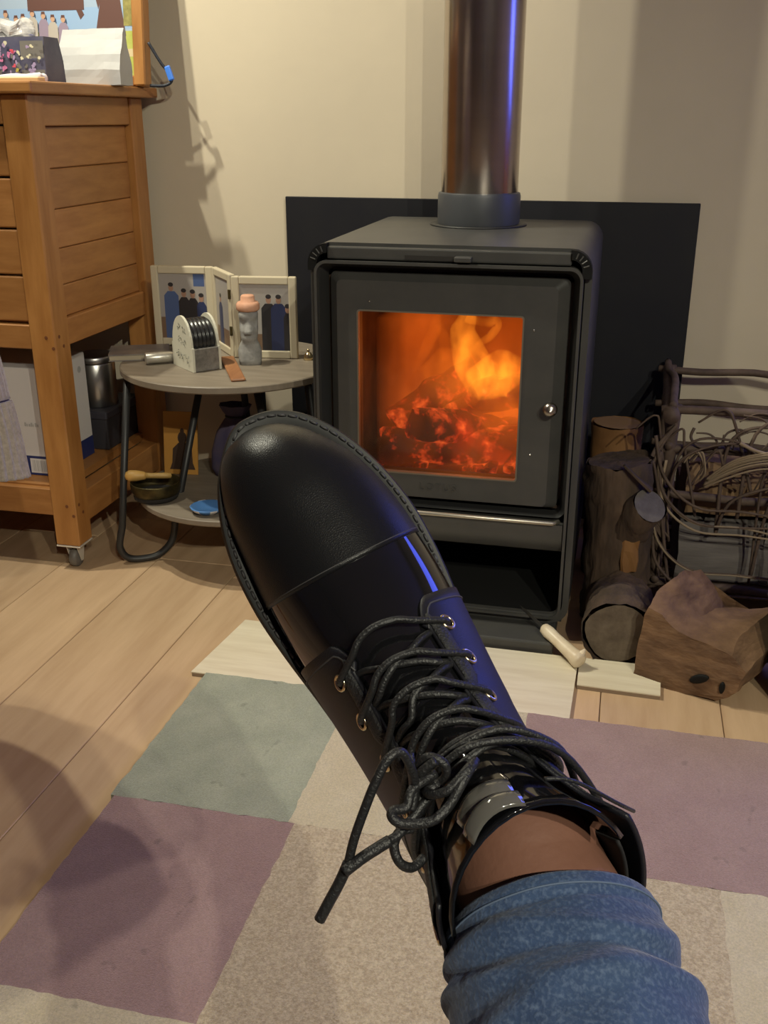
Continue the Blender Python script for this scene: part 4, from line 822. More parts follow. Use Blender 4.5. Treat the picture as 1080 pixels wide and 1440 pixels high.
# arched hoops and loose twigs on the front and left side
def twig(pts, r=0.0032, m=M_twig):
    ps = crv(pts, 7); n = len(ps); obj('twig', tube(ps, [r * (1.1 - 0.5 * i / n) for i in range(n)], 6), m, bs, True)
for i in range(15):
    xa = rr.uniform(0.11, 0.40); yf = BY0 - 0.012 - rr.uniform(0, 0.02); xb = xa + rr.uniform(0.08, 0.26) * rr.choice((1, 1, -0.5)); zt = rr.uniform(0.30, 0.45)
    twig([(xa, yf, rr.uniform(0.06, 0.3)), (xa + (xb - xa) * 0.2 - 0.02, yf - 0.01, zt - 0.04), (xa + (xb - xa) * 0.6, yf - 0.014, zt), (xb, yf, zt - rr.uniform(0.03, 0.14))], rr.uniform(0.0022, 0.004))
for i in range(10):
    x_, a0 = rr.uniform(0.16, 0.36), rr.uniform(0, 6.28); r_ = rr.uniform(0.025, 0.055); zc = rr.uniform(0.36, 0.40)
    twig([(x_ + r_ * cos(a0 + q * 0.8), BY0 - 0.015 - 0.002 * q, zc + r_ * 0.8 * sin(a0 + q * 0.8)) for q in range(6)], rr.uniform(0.0018, 0.003))
for i in range(7):   # long sweeping twigs low across the front
    z0 = rr.uniform(0.12, 0.30)
    twig([(0.085 + rr.uniform(-0.01, 0.02), BY0 - 0.03, z0 + 0.08), (0.105, BY0 - 0.04, z0), (0.17, BY0 - 0.045, z0 - 0.055), (0.27, BY0 - 0.04, z0 - 0.06), (0.42, BY0 - 0.025, z0 - 0.10 + rr.uniform(0, 0.06))], rr.uniform(0.0025, 0.0038), M_twig if i % 3 else M_twigp)
for i in range(6):   # left bow of twigs
    twig([(0.118, BY0 - 0.02, 0.40), (0.088 - rr.uniform(0, 0.012), BY0 - 0.03, 0.34), (0.080 - rr.uniform(0, 0.012), BY0 - 0.035, 0.25), (0.105 + rr.uniform(0, 0.03), BY0 - 0.03, 0.17)], rr.uniform(0.002, 0.0035))
for i in range(9):   # pale bundle
    dz_ = i * 0.0035 + rr.uniform(-0.002, 0.002); dy_ = rr.uniform(-0.008, 0.008)
    twig([(0.178 + rr.uniform(0, 0.008), BY0 - 0.03 + dy_, 0.283 + dz_ * 0.5), (0.225, BY0 - 0.055 + dy_, 0.318 + dz_), (0.275, BY0 - 0.065 + dy_, 0.340 + dz_), (0.36, BY0 - 0.06 + dy_, 0.345 + dz_ * 1.3)], 0.0024, M_twigp)
twig([(0.232, BY0 - 0.06, 0.385), (0.26, BY0 - 0.06, 0.372), (0.30, BY0 - 0.055, 0.362)], 0.004, M_twigp)
for i in range(6):
    twig([(0.135 + i * 0.004, BY0 - 0.02, 0.325 + rr.uniform(-.01, .02)), (0.150 + i * 0.004, BY0 - 0.03, 0.352), (0.170 + i * 0.002, BY0 - 0.028, 0.342 - i * 0.006), (0.172, BY0 - 0.02, 0.315 - i * 0.005)], 0.002, M_twigp if i % 2 else M_twig)
obj('base_slats', merge(*[bbox((BX0, BY0 + 0.01 + i * 0.05, 0.045), (BX1, BY0 + 0.035 + i * 0.05, 0.056), 0.002, 1) for i in range(7)]), M_twig, bs)
def blk(label, lo, hi, m, rz, sd):
    c = V(((lo[0] + hi[0]) / 2, (lo[1] + hi[1]) / 2, lo[2])); h_ = V((hi[0] - lo[0], hi[1] - lo[1], hi[2] - lo[2]))
    pts = [(-0.5, 0.0), (0.5, 0.0), (0.52, 0.55), (0.18, 1.0), (-0.35, 0.92), (-0.52, 0.45)]
    rings = [[V((f * h_.x, p[0] * h_.y, p[1] * h_.z)) for p in pts] for f in (-0.5, -0.2, 0.15, 0.5)]
    vf = bumpy(subdiv(loft(rings), 2), 0.006, 20, sd)
    t = thing('basket_log', label, 'firewood', c, 'split logs in the basket')
    auto(obj('block', xf(vf, Matrix.Translation(c) @ Matrix.Rotation(radians(rz), 4, 'Z')), m, t), 30)
M_tan = mat('tan_split_wood', (0.17, 0.10, 0.048), 0.85, col2=(0.23, 0.14, 0.07), nscale=8, stretch=(1, 6, 6), bump=0.4, bscale=40)
M_gryl = mat('grey_split_wood', (0.11, 0.095, 0.09), 0.9, col2=(0.16, 0.14, 0.13), nscale=8, stretch=(1, 6, 6), bump=0.4, bscale=40)
blk('weathered grey log lowest in the twig basket near its corner post', (0.145, 1.99, 0.060), (0.31, 2.12, 0.195), M_gryl, 4, 1)
blk('weathered grey log low in the twig basket at the frame edge', (0.318, 1.99, 0.060), (0.50, 2.12, 0.185), M_gryl, -3, 2)
blk('tan split log resting on the grey logs in the twig basket', (0.150, 2.00, 0.204), (0.40, 2.13, 0.318), M_tan, 3, 3)
blk('dark split log at the back of the twig basket', (0.15, 2.15, 0.060), (0.50, 2.28, 0.22), M_split, 0, 4)
# pale blue bucket, only its edge in view
bk_ = thing('bucket', 'pale blue plastic bucket just showing beside the large split log', 'bucket', (0.411, 1.660, 0))
auto(obj('pail', lathe([(0, 0.0), (0.100, 0.0), (0.104, 0.004), (0.128, 0.205), (0.132, 0.207), (0.132, 0.215), (0.124, 0.215), (0.100, 0.008), (0, 0.006)], (0, 0, 0), 40, Matrix.Translation((0.411, 1.660, 0))), M_tealb, bk_), 40)
obj('handle', tube([(0.411 + 0.133 * cos(a), 1.660 - 0.02 - 0.05 * sin(a), 0.205 - 0.05 * sin(a)) for a in [pi * k / 14 for k in range(15)]], 0.003, 6), M_blackm, bk_, True)

# ------------------------------------------------------------------ knitted sleeve at the left edge
kt = thing('knitted_cardigan', 'grey knitted cardigan sleeve with ribbed cuff hanging at the left edge', 'cardigan', (-0.86, 1.15, 0.5))
def sleeve(pts, rs, m, ribs, amp, name):
    ps = crv(pts, 8); n = len(ps); rings = []
    for i, p_ in enumerate(ps):
        f = i / (n - 1) * (len(rs) - 1); a_ = int(min(f, len(rs) - 2)); r_ = rs[a_] * (1 - f + a_) + rs[a_ + 1] * (f - a_)
        t_ = (ps[min(i + 1, n - 1)] - ps[max(i - 1, 0)]).normalized(); e1 = V((0.25, 1, 0)); e1 = (e1 - t_ * e1.dot(t_)).normalized(); e2 = t_.cross(e1)
        rings.append([p_ + (e1 * cos(a) * 0.8 + e2 * sin(a)) * (r_ * (1 + amp * cos(ribs * a))) for a in [2 * pi * k / 160 for k in range(160)]])
    obj(name, loft(rings, True, True, True), m, kt, True)
sleeve([(-1.03, 1.22, 0.87), (-0.955, 1.19, 0.80), (-0.872, 1.165, 0.68), (-0.840, 1.155, 0.585)], [0.070, 0.070, 0.062, 0.054], M_knit, 30, 0.012, 'sleeve')
sleeve([(-0.840, 1.155, 0.590), (-0.834, 1.15, 0.545), (-0.830, 1.14, 0.492)], [0.054, 0.058, 0.066], M_knit, 26, 0.045, 'cuff')

obj('body', bumpy(loft([[V((-1.10 + hw * cos(a), 1.19 + hd * sin(a), zz)) for a in [2 * pi * k / 48 for k in range(48)]] for zz, hw, hd in ((0.50, 0.185, 0.140), (0.55, 0.195, 0.150), (0.70, 0.195, 0.145), (0.84, 0.190, 0.130), (0.905, 0.180, 0.100), (0.925, 0.165, 0.070))]), 0.010, 12, 5), M_knit, kt, True)  # unseen bulk, enlarged to cast the floor shadow at the left
ch = thing('unseen_chair', 'unseen wooden chair added to carry the grey cardigan and its floor shadow', 'chair', (-1.20, 1.12, 0))  # added out of view, blocks the left lamps together with the cardigan body
for xx in (-1.365, -1.045):
    obj('leg', bbox((xx - 0.017, 1.185, 0), (xx + 0.017, 1.215, 0.90), 0.003, 1), M_wood, ch)
    obj('leg', bbox((xx - 0.017 - 0.02, 0.785, 0), (xx + 0.017 - 0.02, 0.819, 0.44), 0.003, 1), M_wood, ch)
obj('seat', bbox((-1.405, 0.77, 0.44), (-1.03, 1.225, 0.465), 0.006), M_woodh, ch)
obj('top_rail', bbox((-1.365, 1.188, 0.83), (-1.045, 1.212, 0.90), 0.004, 1), M_woodh, ch)
obj('back_slat', bbox((-1.365, 1.190, 0.62), (-1.045, 1.210, 0.67), 0.004, 1), M_woodh, ch)

# ------------------------------------------------------------------ boot
U_, V_, W_ = V((-0.539, 0.266, 0.7992)).normalized(), V((0.7881, 0.4941, 0.3671)).normalized(), V((0.2972, -0.8277, 0.476)).normalized()
BO = V((-0.0238, 0.3998, 0.5773))
def L2W(u, v, w): return BO + U_ * u + V_ * v + W_ * w
#        N(u,w)          F(u,w)          aL     aR     c       k
SECS = [((0.2780, 0.016), (0.2780, 0.012), 0.006, 0.006, -0.008, 1.0),
        ((0.2715, 0.031), (0.2725, 0.012), 0.0175, 0.0165, -0.008, 1.0),
        ((0.2600, 0.045), (0.2620, 0.012), 0.0265, 0.025, -0.006, 1.0),
        ((0.2420, 0.054), (0.2430, 0.012), 0.0350, 0.0340, -0.003, 1.0),
        ((0.2190, 0.060), (0.2190, 0.012), 0.0388, 0.0390, -0.001, 1.0),
        ((0.1960, 0.066), (0.1960, 0.012), 0.0405, 0.0410, 0.0, 1.0),
        ((0.1740, 0.073), (0.1700, 0.013), 0.0392, 0.0420, 0.0, 1.02),
        ((0.1540, 0.084), (0.1400, 0.014), 0.0365, 0.0400, 0.0, 1.06),
        ((0.1360, 0.098), (0.1020, 0.015), 0.0335, 0.0370, 0.0, 1.15),
        ((0.1200, 0.114), (0.0580, 0.015), 0.0320, 0.0345, 0.0, 1.30),
        ((0.1090, 0.129), (0.0160, 0.018), 0.0320, 0.0335, 0.0, 1.55),
        ((0.1020, 0.141), (0.0050, 0.045), 0.0330, 0.0325, 0.0, 1.80),
        ((0.0970, 0.151), (0.0060, 0.070), 0.0350, 0.0330, 0.0, 2.0),
        ((0.0940, 0.159), (0.0070, 0.092), 0.0370, 0.0345, 0.0, 2.0),
        ((0.0920, 0.166), (0.0080, 0.110), 0.0385, 0.0360, 0.0, 2.0)]
def flat_(s): return [s[0][0], s[0][1], s[1][0], s[1][1], s[2], s[3], s[4], s[5]]
TAB = [flat_(s) for s in SECS]
def sec(s):
    s = max(0.0, s); i = int(min(s, len(TAB) - 2)); t = s - i
    a, b, c, d = TAB[max(i - 1, 0)], TAB[i], TAB[i + 1], TAB[min(i + 2, len(TAB) - 1)]
    if t > 1.0: return [c[k] + (c[k] - b[k]) * (t - 1) for k in range(8)]
    return [0.5 * (2 * b[k] + (c[k] - a[k]) * t + (2 * a[k] - 5 * b[k] + 4 * c[k] - d[k]) * t * t + (3 * b[k] - a[k] - 3 * c[k] + d[k]) * t ** 3) for k in range(8)]
def S0(s, t):
    nu, nw_, fu, fw_, aL, aR, c, k = sec(s)
    ang = k * abs(t) * pi / 2; a = aR if t > 0 else aL
    sn = max(0.0, sin(ang)); p = 0.86 if k < 1.2 else 1.0
    lat = a * sn ** p; ck_ = cos(k * pi / 2); h = (cos(ang) - ck_) / (1 - ck_)
    return L2W(fu + (nu - fu) * h, c + (lat if t > 0 else -lat), fw_ + (nw_ - fw_) * h)
def S(s, t, off=0.0):
    p = S0(s, t)
    if off:
        e = 0.02; du = S0(s + e, t) - S0(max(0, s - e), t); tt = min(max(t, -0.98), 0.98); dv = S0(s, tt + e) - S0(s, tt - e)
        n = du.cross(dv)
        if n.length > 1e-12:
            n.normalize(); cen = L2W((sec(s)[0] + sec(s)[2]) / 2, 0, (sec(s)[1] + sec(s)[3]) / 2)
            if n.dot(p - cen) < 0: n = -n
            p = p + n * off
    return p
boot = thing('ankle_boot', 'black lace-up ankle boot with patent vamp, worn on the raised foot', 'boot', tuple(BO))
def sheet(name, fS, ns, nt_, m, thick=0.0016, parent=boot, smooth=True):
    vs = [fS(i / ns, j / nt_) for i in range(ns + 1) for j in range(nt_ + 1)]
    fs = [[i * (nt_ + 1) + j, i * (nt_ + 1) + j + 1, (i + 1) * (nt_ + 1) + j + 1, (i + 1) * (nt_ + 1) + j] for i in range(ns) for j in range(nt_)]
    o = obj(name, (vs, fs), m, parent, smooth)
    if thick:
        # keep the outer side: thicken inwards
        me = o.data; me.update()
        cen = sum((v.co for v in me.vertices), V()) / len(me.vertices)
        md = o.modifiers.new('thickness', 'SOLIDIFY'); md.thickness = thick; md.offset = 0.0
    return o
# outsole and welt
OUT = [(0.2865, -0.008), (0.2845, 0.006), (0.2760, 0.0195), (0.2600, 0.0318), (0.2380, 0.0415), (0.2150, 0.0470), (0.1950, 0.0485), (0.1700, 0.0475), (0.1400, 0.0440), (0.1050, 0.0400), (0.0700, 0.0375), (0.0350, 0.0355), (0.0100, 0.0250), (-0.0015, 0.010),
       (-0.0025, -0.004), (0.0060, -0.022), (0.0300, -0.0335), (0.0700, -0.0345), (0.1050, -0.0355), (0.1400, -0.0400), (0.1700, -0.0450), (0.1950, -0.0480), (0.2200, -0.0478), (0.2420, -0.0440), (0.2620, -0.0360), (0.2770, -0.0250), (0.2845, -0.0165)]
oc_ = [V((p[0], p[1], 0)) for p in OUT]; OC = crv(oc_, 5, closed=True)
def inset(d):
    n = len(OC); out = []
    for i in range(n):
        t_ = (OC[(i + 1) % n] - OC[i - 1]).normalized(); nn = V((t_.y, -t_.x, 0)); out.append(OC[i] + nn * d)
    return out
c_ = V((0.14, 0, 0)); sgn = 1 if (inset(0.002)[0] - c_).length < (OC[0] - c_).length else -1
def oring(d, w_): return [L2W(p.x, p.y, w_) for p in inset(sgn * d)]
sole = obj('outsole', loft([oring(0.006, -0.006), oring(0.001, -0.006), oring(0.0, -0.003), oring(0.0, 0.0095), oring(0.0012, 0.0125), oring(0.0062, 0.0128), oring(0.009, 0.0118), oring(0.016, 0.0116)]), M_sole, boot)
auto(sole, 40)
obj('heel_block', loft([[L2W(p.x, p.y, w_) for p in inset(sgn * d) if p.x < 0.075] for w_, d in ((-0.024, 0.003), (-0.022, 0.001), (-0.006, 0.0005))]), M_sole, boot)
# welt stitches
st_ = []; acc = 0; IN = inset(sgn * 0.0036); n_ = len(IN)
pts_ = [L2W(p.x, p.y, 0.0128) for p in IN]
dense = crv(pts_, 6, closed=True); i = 0
while i < len(dense) - 3:
    j = i; L_ = 0
    while j < len(dense) - 1 and L_ < 0.0036: L_ += (dense[j + 1] - dense[j]).length; j += 1
    if j - i >= 1: st_.append(tube([dense[i] - W_ * 0.0002, dense[i].lerp(dense[j], 0.3) + W_ * 0.0008, dense[i].lerp(dense[j], 0.7) + W_ * 0.0008, dense[j] - W_ * 0.0002], 0.00075, 5))
    L_ = 0
    while j < len(dense) - 1 and L_ < 0.0013: L_ += (dense[j + 1] - dense[j]).length; j += 1
    i = max(j, i + 1)
o = obj('welt_stitching', merge(*st_), M_thread, boot, True); o['kind'] = 'stuff'
sheet('toe_cap', lambda a, b: S(5.05 * a ** 0.8, -1 + 2 * b, 0.0010), 40, 64, M_toe, 0.0006)
sheet('vamp', lambda a, b: S(4.8 + 3.6 * a, -1 + 2 * b, 0.0004), 30, 64, M_patent, 0.0006)
def gapR(s): return 0.19 + (0.0 if s < 9 else 0.045 * (s - 9)) - (0.03 if s < 7 else 0)
def gapL(s): return 0.30 + (0.0 if s < 10 else 0.010 * (s - 10)) - (0.04 if s < 7 else 0)
def quarter(sign):
    g = gapR if sign > 0 else gapL
    def f(a, b):
        # front edge with a rounded corner at the facing
        front_s = 6.35 + 0.75 * (b) ** 1.5 * 0.0 + (0.55 * (1 - min(1, b / 0.14)) ** 2)
        s = front_s + (14.0 - front_s) * a
        t = g(s) + (1 - g(s)) * b
        top = 0.0
        if a > 0.9: top = 0.0
        return S(s, sign * t, 0.0022 + (0.004 * ((s - 11) / 3) ** 1.5 * (1 - b) if (s > 11 and sign > 0) else 0))
    return f
sheet('quarter', quarter(1), 44, 30, M_nubuck, 0.0018); sheet('quarter', quarter(-1), 44, 30, M_nubuck, 0.0018)
def strip(sign):
    g = gapR if sign > 0 else gapL
    def f(a, b):
        s = 6.75 + (13.6 - 6.75) * a; t = g(s) + 0.01 + 0.085 * b
        if a < 0.05: t = g(s) + 0.01 + 0.085 * (0.5 + (b - 0.5) * sqrt(max(0.05, a / 0.05)))
        return S(s, sign * t, 0.0034 + 0.0008 * sin(pi * b) + (0.004 * ((s - 11) / 3) ** 1.5 if (s > 11 and sign > 0) else 0))
    return f
sheet('facing_strip', strip(1), 50, 6, M_weave, 0.0008); sheet('facing_strip', strip(-1), 50, 6, M_weave, 0.0008)
sheet('tongue', lambda a, b: S(6.6 + 7.9 * a, (-0.42 + 0.84 * b), -0.0022 + 0.0015 * sin(pi * b)), 30, 16, M_patent, 0.0018)
sheet('tongue_sheen', lambda a, b: S(12.1 + 2.7 * a, (-0.13 + 0.17 * b), 0.0012 + 0.0030 * abs(sin(2 * pi * a)) ** 0.7 + 0.0030 * sin(pi * b)), 24, 10, leather('patent_sheen_pewter', (0.10, 0.095, 0.085), 0.10, 0, 1, coat=0.8), 0.0012)  # pewter colour paints the highlights on the patent tongue top
sheet('lining', lambda a, b: S(9.5 + 4.5 * a, -1 + 0.60 * b if b < 0.5 else 0.4 + 0.60 * b, -0.0030), 14, 40, M_lining, 0) if False else None
sheet('collar_lining', lambda a, b: S(10.5 + 3.45 * a, (0.45 + 1.1 * b) if (0.45 + 1.1 * b) <= 1 else -(2 - (0.45 + 1.1 * b)), -0.0022), 14, 40, M_lining, 0.001)
obj('heel_tab', tube(crv([S(12.6, -1, 0.002), S(13.6, -1, 0.005), S(14.0, -1, 0.006) + W_ * 0.012, S(14.0, -0.98, -0.002) + W_ * 0.008, S(13.4, -0.98, -0.004)], 5), 0.0022, 6), M_lace, boot, True)
# seams
def seam(path, r=0.00045): obj('stitch_line', tube(path, r, 5), M_thread, boot, True)
seam([S(4.97, -1 + 2 * k_ / 60, 0.0013) for k_ in range(61)], 0.0003)
for sg in (1, -1):
    g = gapR if sg > 0 else gapL
    seam([S(6.55 + (0.5 * (1 - min(1, b / 0.14)) ** 2), sg * (g(6.6) + 0.02 + (1 - g(6.6) - 0.02) * b), 0.0033) for b in [k_ / 24 for k_ in range(25)]])
    seam([S(9.3 + 0.4 * b, sg * (0.46 + 0.5 * b), 0.0032) for b in [k_ / 14 for k_ in range(15)]])
# eyelets and laces
EY = [7.05, 7.85, 8.65, 9.5, 10.6, 12.0, 13.2]
def ey(s, sg, extra=0.0, dt=0.0):
    g = (gapR if sg > 0 else gapL)(s); off = 0.0032 + extra + (0.004 * ((s - 11) / 3) ** 1.5 if (s > 11 and sg > 0) else 0)
    return S(s, sg * (g + 0.125 + dt), off)
for s_ in EY:
    for sg in (1, -1):
        c = ey(s_, sg, 0.0006); a1 = (ey(s_ + 0.05, sg) - ey(s_ - 0.05, sg)).normalized(); n1 = (ey(s_, sg, 0.001) - ey(s_, sg)).normalized(); b1 = n1.cross(a1).normalized()
        obj('eyelet', tube([c + (a1 * cos(a) + b1 * sin(a)) * 0.0033 for a in [2 * pi * k_ / 20 for k_ in range(20)]], 0.0008, 7, closed=True), M_gold, boot, True)
LR = 0.00155
def lace(pts, r=LR, n=6): return obj('lace', tube(crv(pts, n), r, 8), M_lace, boot, True)
for i, s_ in enumerate(EY[:5]):
    pr_, pl_ = ey(s_, 1, -0.002), ey(s_, -1, -0.002); path = [pr_, ey(s_, 1, 0.0022, -0.03)]
    gr, gl_ = gapR(s_), gapL(s_)
    for f in (0.15, 0.32, 0.5, 0.68, 0.85):
        t_ = gr * (1 - f) - gl_ * f
        path.append(S(s_ - 0.42 * sin(pi * f) + 0.05 * (i % 2), t_, 0.0050 + 0.0042 * sin(pi * f)))
    path += [ey(s_, -1, 0.0022, -0.03), pl_]
    lace(path)
for i in range(4):
    s_, s2 = EY[i], EY[i + 1]
    for sg in (1, -1):
        a_, b_ = ey(s_, sg, -0.004, -0.06), ey(s2, -sg, -0.004, -0.06)
        ga, gb2 = (gapR if sg > 0 else gapL)(s_), (gapR if sg < 0 else gapL)(s2)
        path = [ey(s_, sg, -0.0025, 0.0)]
        for f in (0.1, 0.3, 0.5, 0.7, 0.9):
            path.append(S(s_ + (s2 - s_) * f, sg * (ga * (1 - f) - gb2 * f), 0.0006 + 0.0026 * sin(pi * f) + (0.0008 if sg > 0 else 0)))
        path.append(ey(s2, -sg, -0.0025, 0.0)); lace(path)
# top crossings to the knot, the knot, bow loops and hanging ends
KN = S(11.2, -0.10, 0.010)
kd = (KN - CP).dot(FW)
def q(x, y, dz=0.0): return at(x, y, kd + dz)
lace([ey(10.6, 1, -0.002), ey(10.6, 1, 0.003, -0.03), S(10.75, 0.22, 0.008), S(11.0, 0.05, 0.010), KN])
lace([ey(10.6, -1, -0.002), ey(10.6, -1, 0.003, -0.03), S(10.8, -0.26, 0.008), KN])
# knot
obj('knot', bumpy(tube(crv([q(585, 1085, -0.004), q(600, 1065, -0.008), q(625, 1075, -0.009), q(625, 1095, -0.007), q(600, 1105, -0.004), q(590, 1090, -0.010), q(612, 1070, -0.012)], 6), 0.0017, 8), 0.0002, 90), M_lace, boot, True)
# left loose loop: out over the eyelets and down to the long hanging end
lace([q(600, 1090, -0.008), q(585, 1105, -0.012), q(580, 1085, -0.016), q(565, 1058, -0.020), q(545, 1068, -0.022), q(528, 1100, -0.022), q(512, 1140, -0.020), q(498, 1180, -0.018), q(490, 1213, -0.016)], 0.0017)
obj('lace_end', tube(crv([q(490, 1213, -0.016), q(478, 1240, -0.015), q(464, 1266, -0.014), q(449, 1294, -0.013)], 5), 0.0020, 8), M_lace, boot, True)
# second end, short, crossing the first
lace([q(618, 1100, -0.006), q(580, 1150, -0.010), q(562, 1172, -0.014), q(548, 1182, -0.016)], 0.0017)
obj('lace_end', tube(crv([q(548, 1182, -0.016), q(535, 1190, -0.017), q(510, 1206, -0.018), q(484, 1226, -0.019)], 5), 0.0021, 8), M_lace, boot, True)
# big round loop lying to the left below the knot
lace([q(612, 1088, -0.008), q(580, 1110, -0.014), q(572, 1135, -0.016), q(553, 1140, -0.018), q(552, 1150, -0.020), q(565, 1158, -0.020), q(590, 1158, -0.020), q(612, 1152, -0.020), q(632, 1132, -0.018), q(650, 1100, -0.016), q(663, 1078, -0.012), q(668, 1070, -0.008)], 0.0018)
lace([q(668, 1070, -0.008), q(655, 1085, -0.014), q(632, 1110, -0.016), q(610, 1117, -0.014), q(600, 1113, -0.010), q(612, 1105, -0.008)], 0.0018)
# small loop poking past the boot edge
lace([q(580, 1165, -0.006), q(562, 1170, -0.008), q(554, 1190, -0.009), q(562, 1213, -0.009), q(580, 1220, -0.006), q(596, 1206, -0.002)], 0.0018)
lace([q(575, 1060, -0.004), q(582, 1105, -0.008), q(578, 1140, -0.010)], 0.0018)
lace([q(590, 1100, -0.004), q(592, 1130, -0.007), q(588, 1150, -0.006)], 0.0018)
# lace slack over the top eyelets
lace([ey(12.0, 1, -0.001), ey(12.0, 1, 0.003, -0.05), S(11.6, 0.20, 0.012), S(11.1, 0.0, 0.014), S(10.9, -0.16, 0.012), KN])
lace([ey(11.3, 1, 0.002, -0.05), S(11.2, 0.24, 0.012), S(10.7, 0.08, 0.013), S(10.5, -0.10, 0.011), S(10.9, -0.22, 0.009)])
lace([S(13.2, 0.45, 0.012), S(14.1, 0.36, 0.006), S(14.2, 0.20, 0.006), S(13.9, 0.12, 0.006)], 0.0008)

# ------------------------------------------------------------------ person: bare ankle and jeans leg
per = thing('person', 'person in blue skinny jeans with one leg raised and a bare ankle', 'person', (0.10, -0.05, 0.40))
hip = V((0.16, -0.46, 0.50))
def limb(pts, rs, fold=None, seg=64, sub=10, flat=1.0, e=None):
    ps = crv(pts, sub); n = len(ps); rings = []; e1 = None
    for i, p_ in enumerate(ps):
        f = i / sub; a_ = int(min(f, len(rs) - 2)); x_ = f - a_; x_ = x_ * x_ * (3 - 2 * x_); r_ = rs[a_] * (1 - x_) + rs[a_ + 1] * x_
        t_ = (ps[min(i + 1, n - 1)] - ps[max(i - 1, 0)]).normalized()
        if e1 is None: e1 = RT.copy()
        e1 = (e1 - t_ * e1.dot(t_)).normalized(); e2 = t_.cross(e1)
        rings.append([p_ + (e1 * cos(a) + e2 * sin(a) * flat) * (r_ + (fold(i / (n - 1) * len(pts), a) if fold else 0)) for a in [2 * pi * k_ / seg for k_ in range(seg)]])
    return rings
def fold(m, a):      # m = metres up from the hem
    g = 0.0
    for c_f, w_f, h_f, tl in ((0.0035, 0.0022, 0.0008, 0.0), (0.0085, 0.0012, -0.0010, 0.0), (0.0145, 0.0040, 0.0030, 0.006), (0.0210, 0.0030, -0.0034, 0.007), (0.0275, 0.0042, 0.0036, 0.008), (0.0370, 0.0045, -0.0018, -0.006),
                              (0.0430, 0.0050, 0.0022, -0.007), (0.0560, 0.0060, -0.0012, 0.006), (0.0660, 0.0070, 0.0018, 0.006), (0.090, 0.012, 0.002, -0.006)):
        x_ = (m - c_f - tl * sin(a + 0.7) - (0.0022 * sin(3 * a + c_f * 300) if tl else 0)) / w_f; g += h_f * math.exp(-x_ * x_)
    return 0.8 * g + 0.0010 * noise.noise(V((m * 60, cos(a) * 2, sin(a) * 2)))
P0 = at(773, 1303, 0.380); dj = (at(812, 1460, 0.350) - P0).normalized()
knee = P0 + dj * 0.28
AX = crv([P0, P0 + dj * 0.0933, P0 + dj * 0.1867, knee, knee.lerp(hip, 0.25) + V((0, 0, 0.012)), knee.lerp(hip, 0.5) + V((0, 0, 0.008)), knee.lerp(hip, 0.75), hip], 70)
keep = list(range(0, 75)) + list(range(75, len(AX), 8))
def jrad(m):
    T_ = [(0, 0.0400), (0.03, 0.0430), (0.06, 0.0462), (0.10, 0.050), (0.20, 0.057), (0.28, 0.062), (0.45, 0.074), (0.9, 0.088)]
    for (m0, r0), (m1, r1) in zip(T_[:-1], T_[1:]):
        if m <= m1: return r0 + (r1 - r0) * (m - m0) / (m1 - m0)
    return T_[-1][1]
outer = []; acc = 0.0; e1 = RT.copy()
for i, p_ in enumerate(AX):
    if i: acc += (AX[i] - AX[i - 1]).length
    t_ = (AX[min(i + 1, len(AX) - 1)] - AX[max(i - 1, 0)]).normalized(); e1 = (e1 - t_ * e1.dot(t_)).normalized(); e2 = t_.cross(e1)
    if i in keep: outer.append([p_ + (e1 * cos(a) + e2 * sin(a)) * (jrad(acc) + fold(acc, a)) for a in [2 * pi * k_ / 96 for k_ in range(96)]])
c0 = sum(outer[0], V()) / 96; tj = (sum(outer[6], V()) / 96 - c0).normalized()
inner0 = [p_.lerp(c0, 0.07) for p_ in outer[0]]
inner1 = [p_.lerp(c0, 0.14) + tj * 0.02 for p_ in outer[0]]
lip = [p_.lerp(c0, 0.03) - tj * 0.0012 for p_ in outer[0]]
obj('jeans', loft([inner1, inner0, lip] + outer, True, False, True), M_denim, per, True)
ank = limb([L2W(0.058, 0, 0.085), at(728, 1180, 0.405), at(748, 1240, 0.392), P0, P0 + dj * 0.02], [0.029, 0.0295, 0.0305, 0.0320, 0.0325])
obj('leg', loft(ank), M_skin, per, True)
obj('hem_stitching', tube([p_.lerp(c0 + tj * 0.0085, -0.006) for p_ in outer[6]], 0.0004, 5, closed=True), mat('denim_thread', (0.10, 0.14, 0.22), 0.8), per, True)

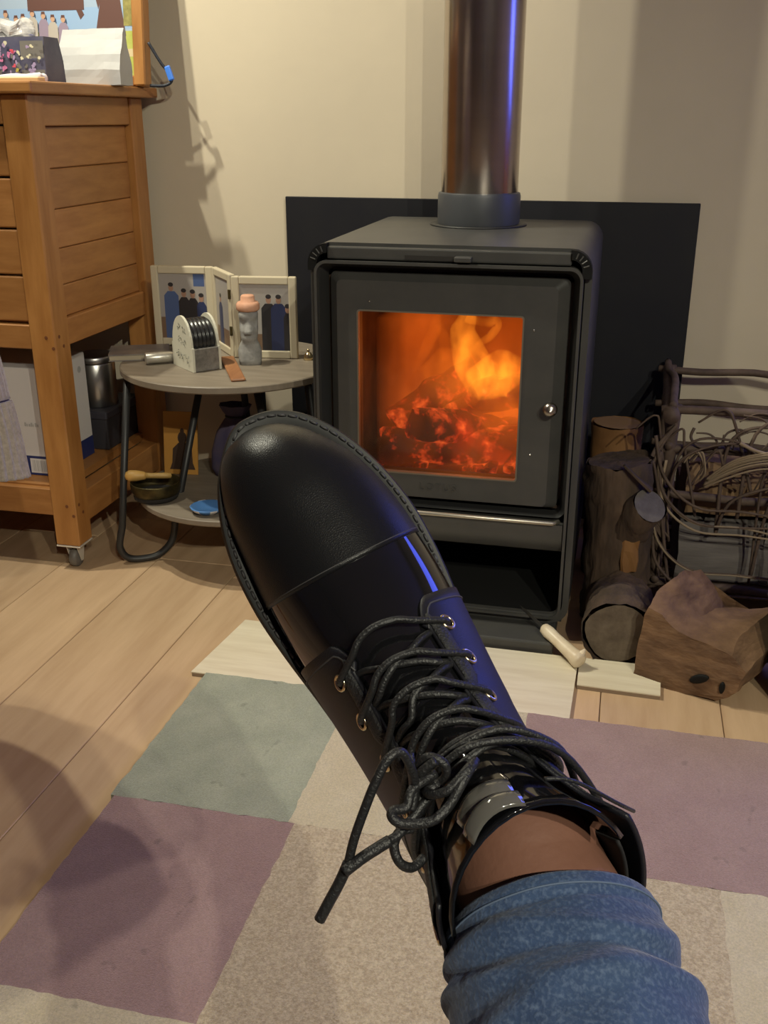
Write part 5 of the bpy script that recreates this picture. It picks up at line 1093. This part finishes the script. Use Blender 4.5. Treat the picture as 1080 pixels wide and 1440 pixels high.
# ------------------------------------------------------------------ ceiling lamps (out of view, they light the room)
def ceiling_lamp(label, bulbs, aim, cone):
    c = (V(bulbs[0][0]) + V(bulbs[1][0])) / 2
    t = thing('ceiling_lamp', label, 'lamp', (c.x, c.y, ZC - 0.002), 'ceiling lamps')
    obj('ceiling_rose', lathe([(0, -0.022), (0.05, -0.022), (0.055, -0.018), (0.055, 0), (0, 0)], (0, 0, 0), 32, Matrix.Translation((c.x, c.y, ZC - 0.001))), M_chrome, t, True)
    for (p_, e_) in bulbs:
        p_ = V(p_); top = V((p_.x, p_.y, ZC - 0.055))
        obj('arm', tube([V((c.x, c.y, ZC - 0.015)), V((c.x, c.y, ZC - 0.03)).lerp(top, 0.5), top], 0.006, 8), M_chrome, t, True)
        obj('lamp_holder', lathe([(0, 0.0), (0.020, 0.0), (0.022, 0.004), (0.022, 0.038), (0.012, 0.045), (0, 0.046)], (0, 0, 0), 20, Matrix.Translation((p_.x, p_.y, p_.z + 0.045))), M_chrome, t, True)
        l = bpy.data.lights.new('bulb', 'SPOT'); l.spot_size = radians(cone); l.spot_blend = 0.85; l.energy = e_; l.color = LAMP_COLOR; l.shadow_soft_size = 0.020
        lo_ = bpy.data.objects.new('bulb', l); COL.objects.link(lo_); lo_.parent = t; lo_.location = p_ - V(t.location); lo_.rotation_euler = (V(aim) - p_).to_track_quat('-Z', 'Y').to_euler()
ceiling_lamp('two bulb ceiling lamp above the wooden cabinet', LAMP_LEFT, LAMP_LEFT_AIM, LAMP_LEFT_CONE)
ceiling_lamp('two bulb ceiling lamp behind the seated person', LAMP_REAR, LAMP_REAR_AIM, LAMP_REAR_CONE)
# ------------------------------------------------------------------ television in the right-hand corner (its blue screen shines on boot and flue)
tv = thing('television', 'flat television with a blue screen in the right corner', 'television', (1.45, 2.175, 0.63))
fx = V((-0.22, -0.975, 0)).normalized()
MTV = basis((1.45, 2.175, 0.72), V((0, 0, 1)).cross(fx), (0, 0, 1))
obj('bezel', xf(bbox((-0.61, 0, -0.04), (0.61, 0.80, 0.0), 0.006, 2), MTV), M_blackm, tv)
obj('screen', xf(bbox((-0.595, 0.018, 0.0), (0.595, 0.785, 0.0015)), MTV), emis('blue_screen', (0.11, 0.15, 1.0), TV_STRENGTH), tv)
obj('neck', xf(bbox((-0.05, -0.075, -0.035), (0.05, 0.02, -0.015), 0.003, 1), MTV), M_blackm, tv)
obj('foot', xf(bbox((-0.22, -0.09, -0.06), (0.22, -0.075, 0.12), 0.004, 1), MTV), M_blackm, tv)
ts_ = thing('television_stand', 'low wooden stand under the television in the right corner', 'stand', (1.45, 2.175, 0))
obj('top_board', xf(bbox((-0.55, -0.12, -0.07), (0.55, -0.09, 0.25), 0.004, 1), MTV), M_woodh, ts_)
for sx_ in (-0.53, 0.50): obj('side_panel', xf(bbox((sx_, -0.72, -0.06), (sx_ + 0.03, -0.12, 0.24), 0.003, 1), MTV), M_woodh, ts_)
obj('shelf', xf(bbox((-0.50, -0.40, -0.06), (0.50, -0.375, 0.24), 0.003, 1), MTV), M_woodh, ts_)
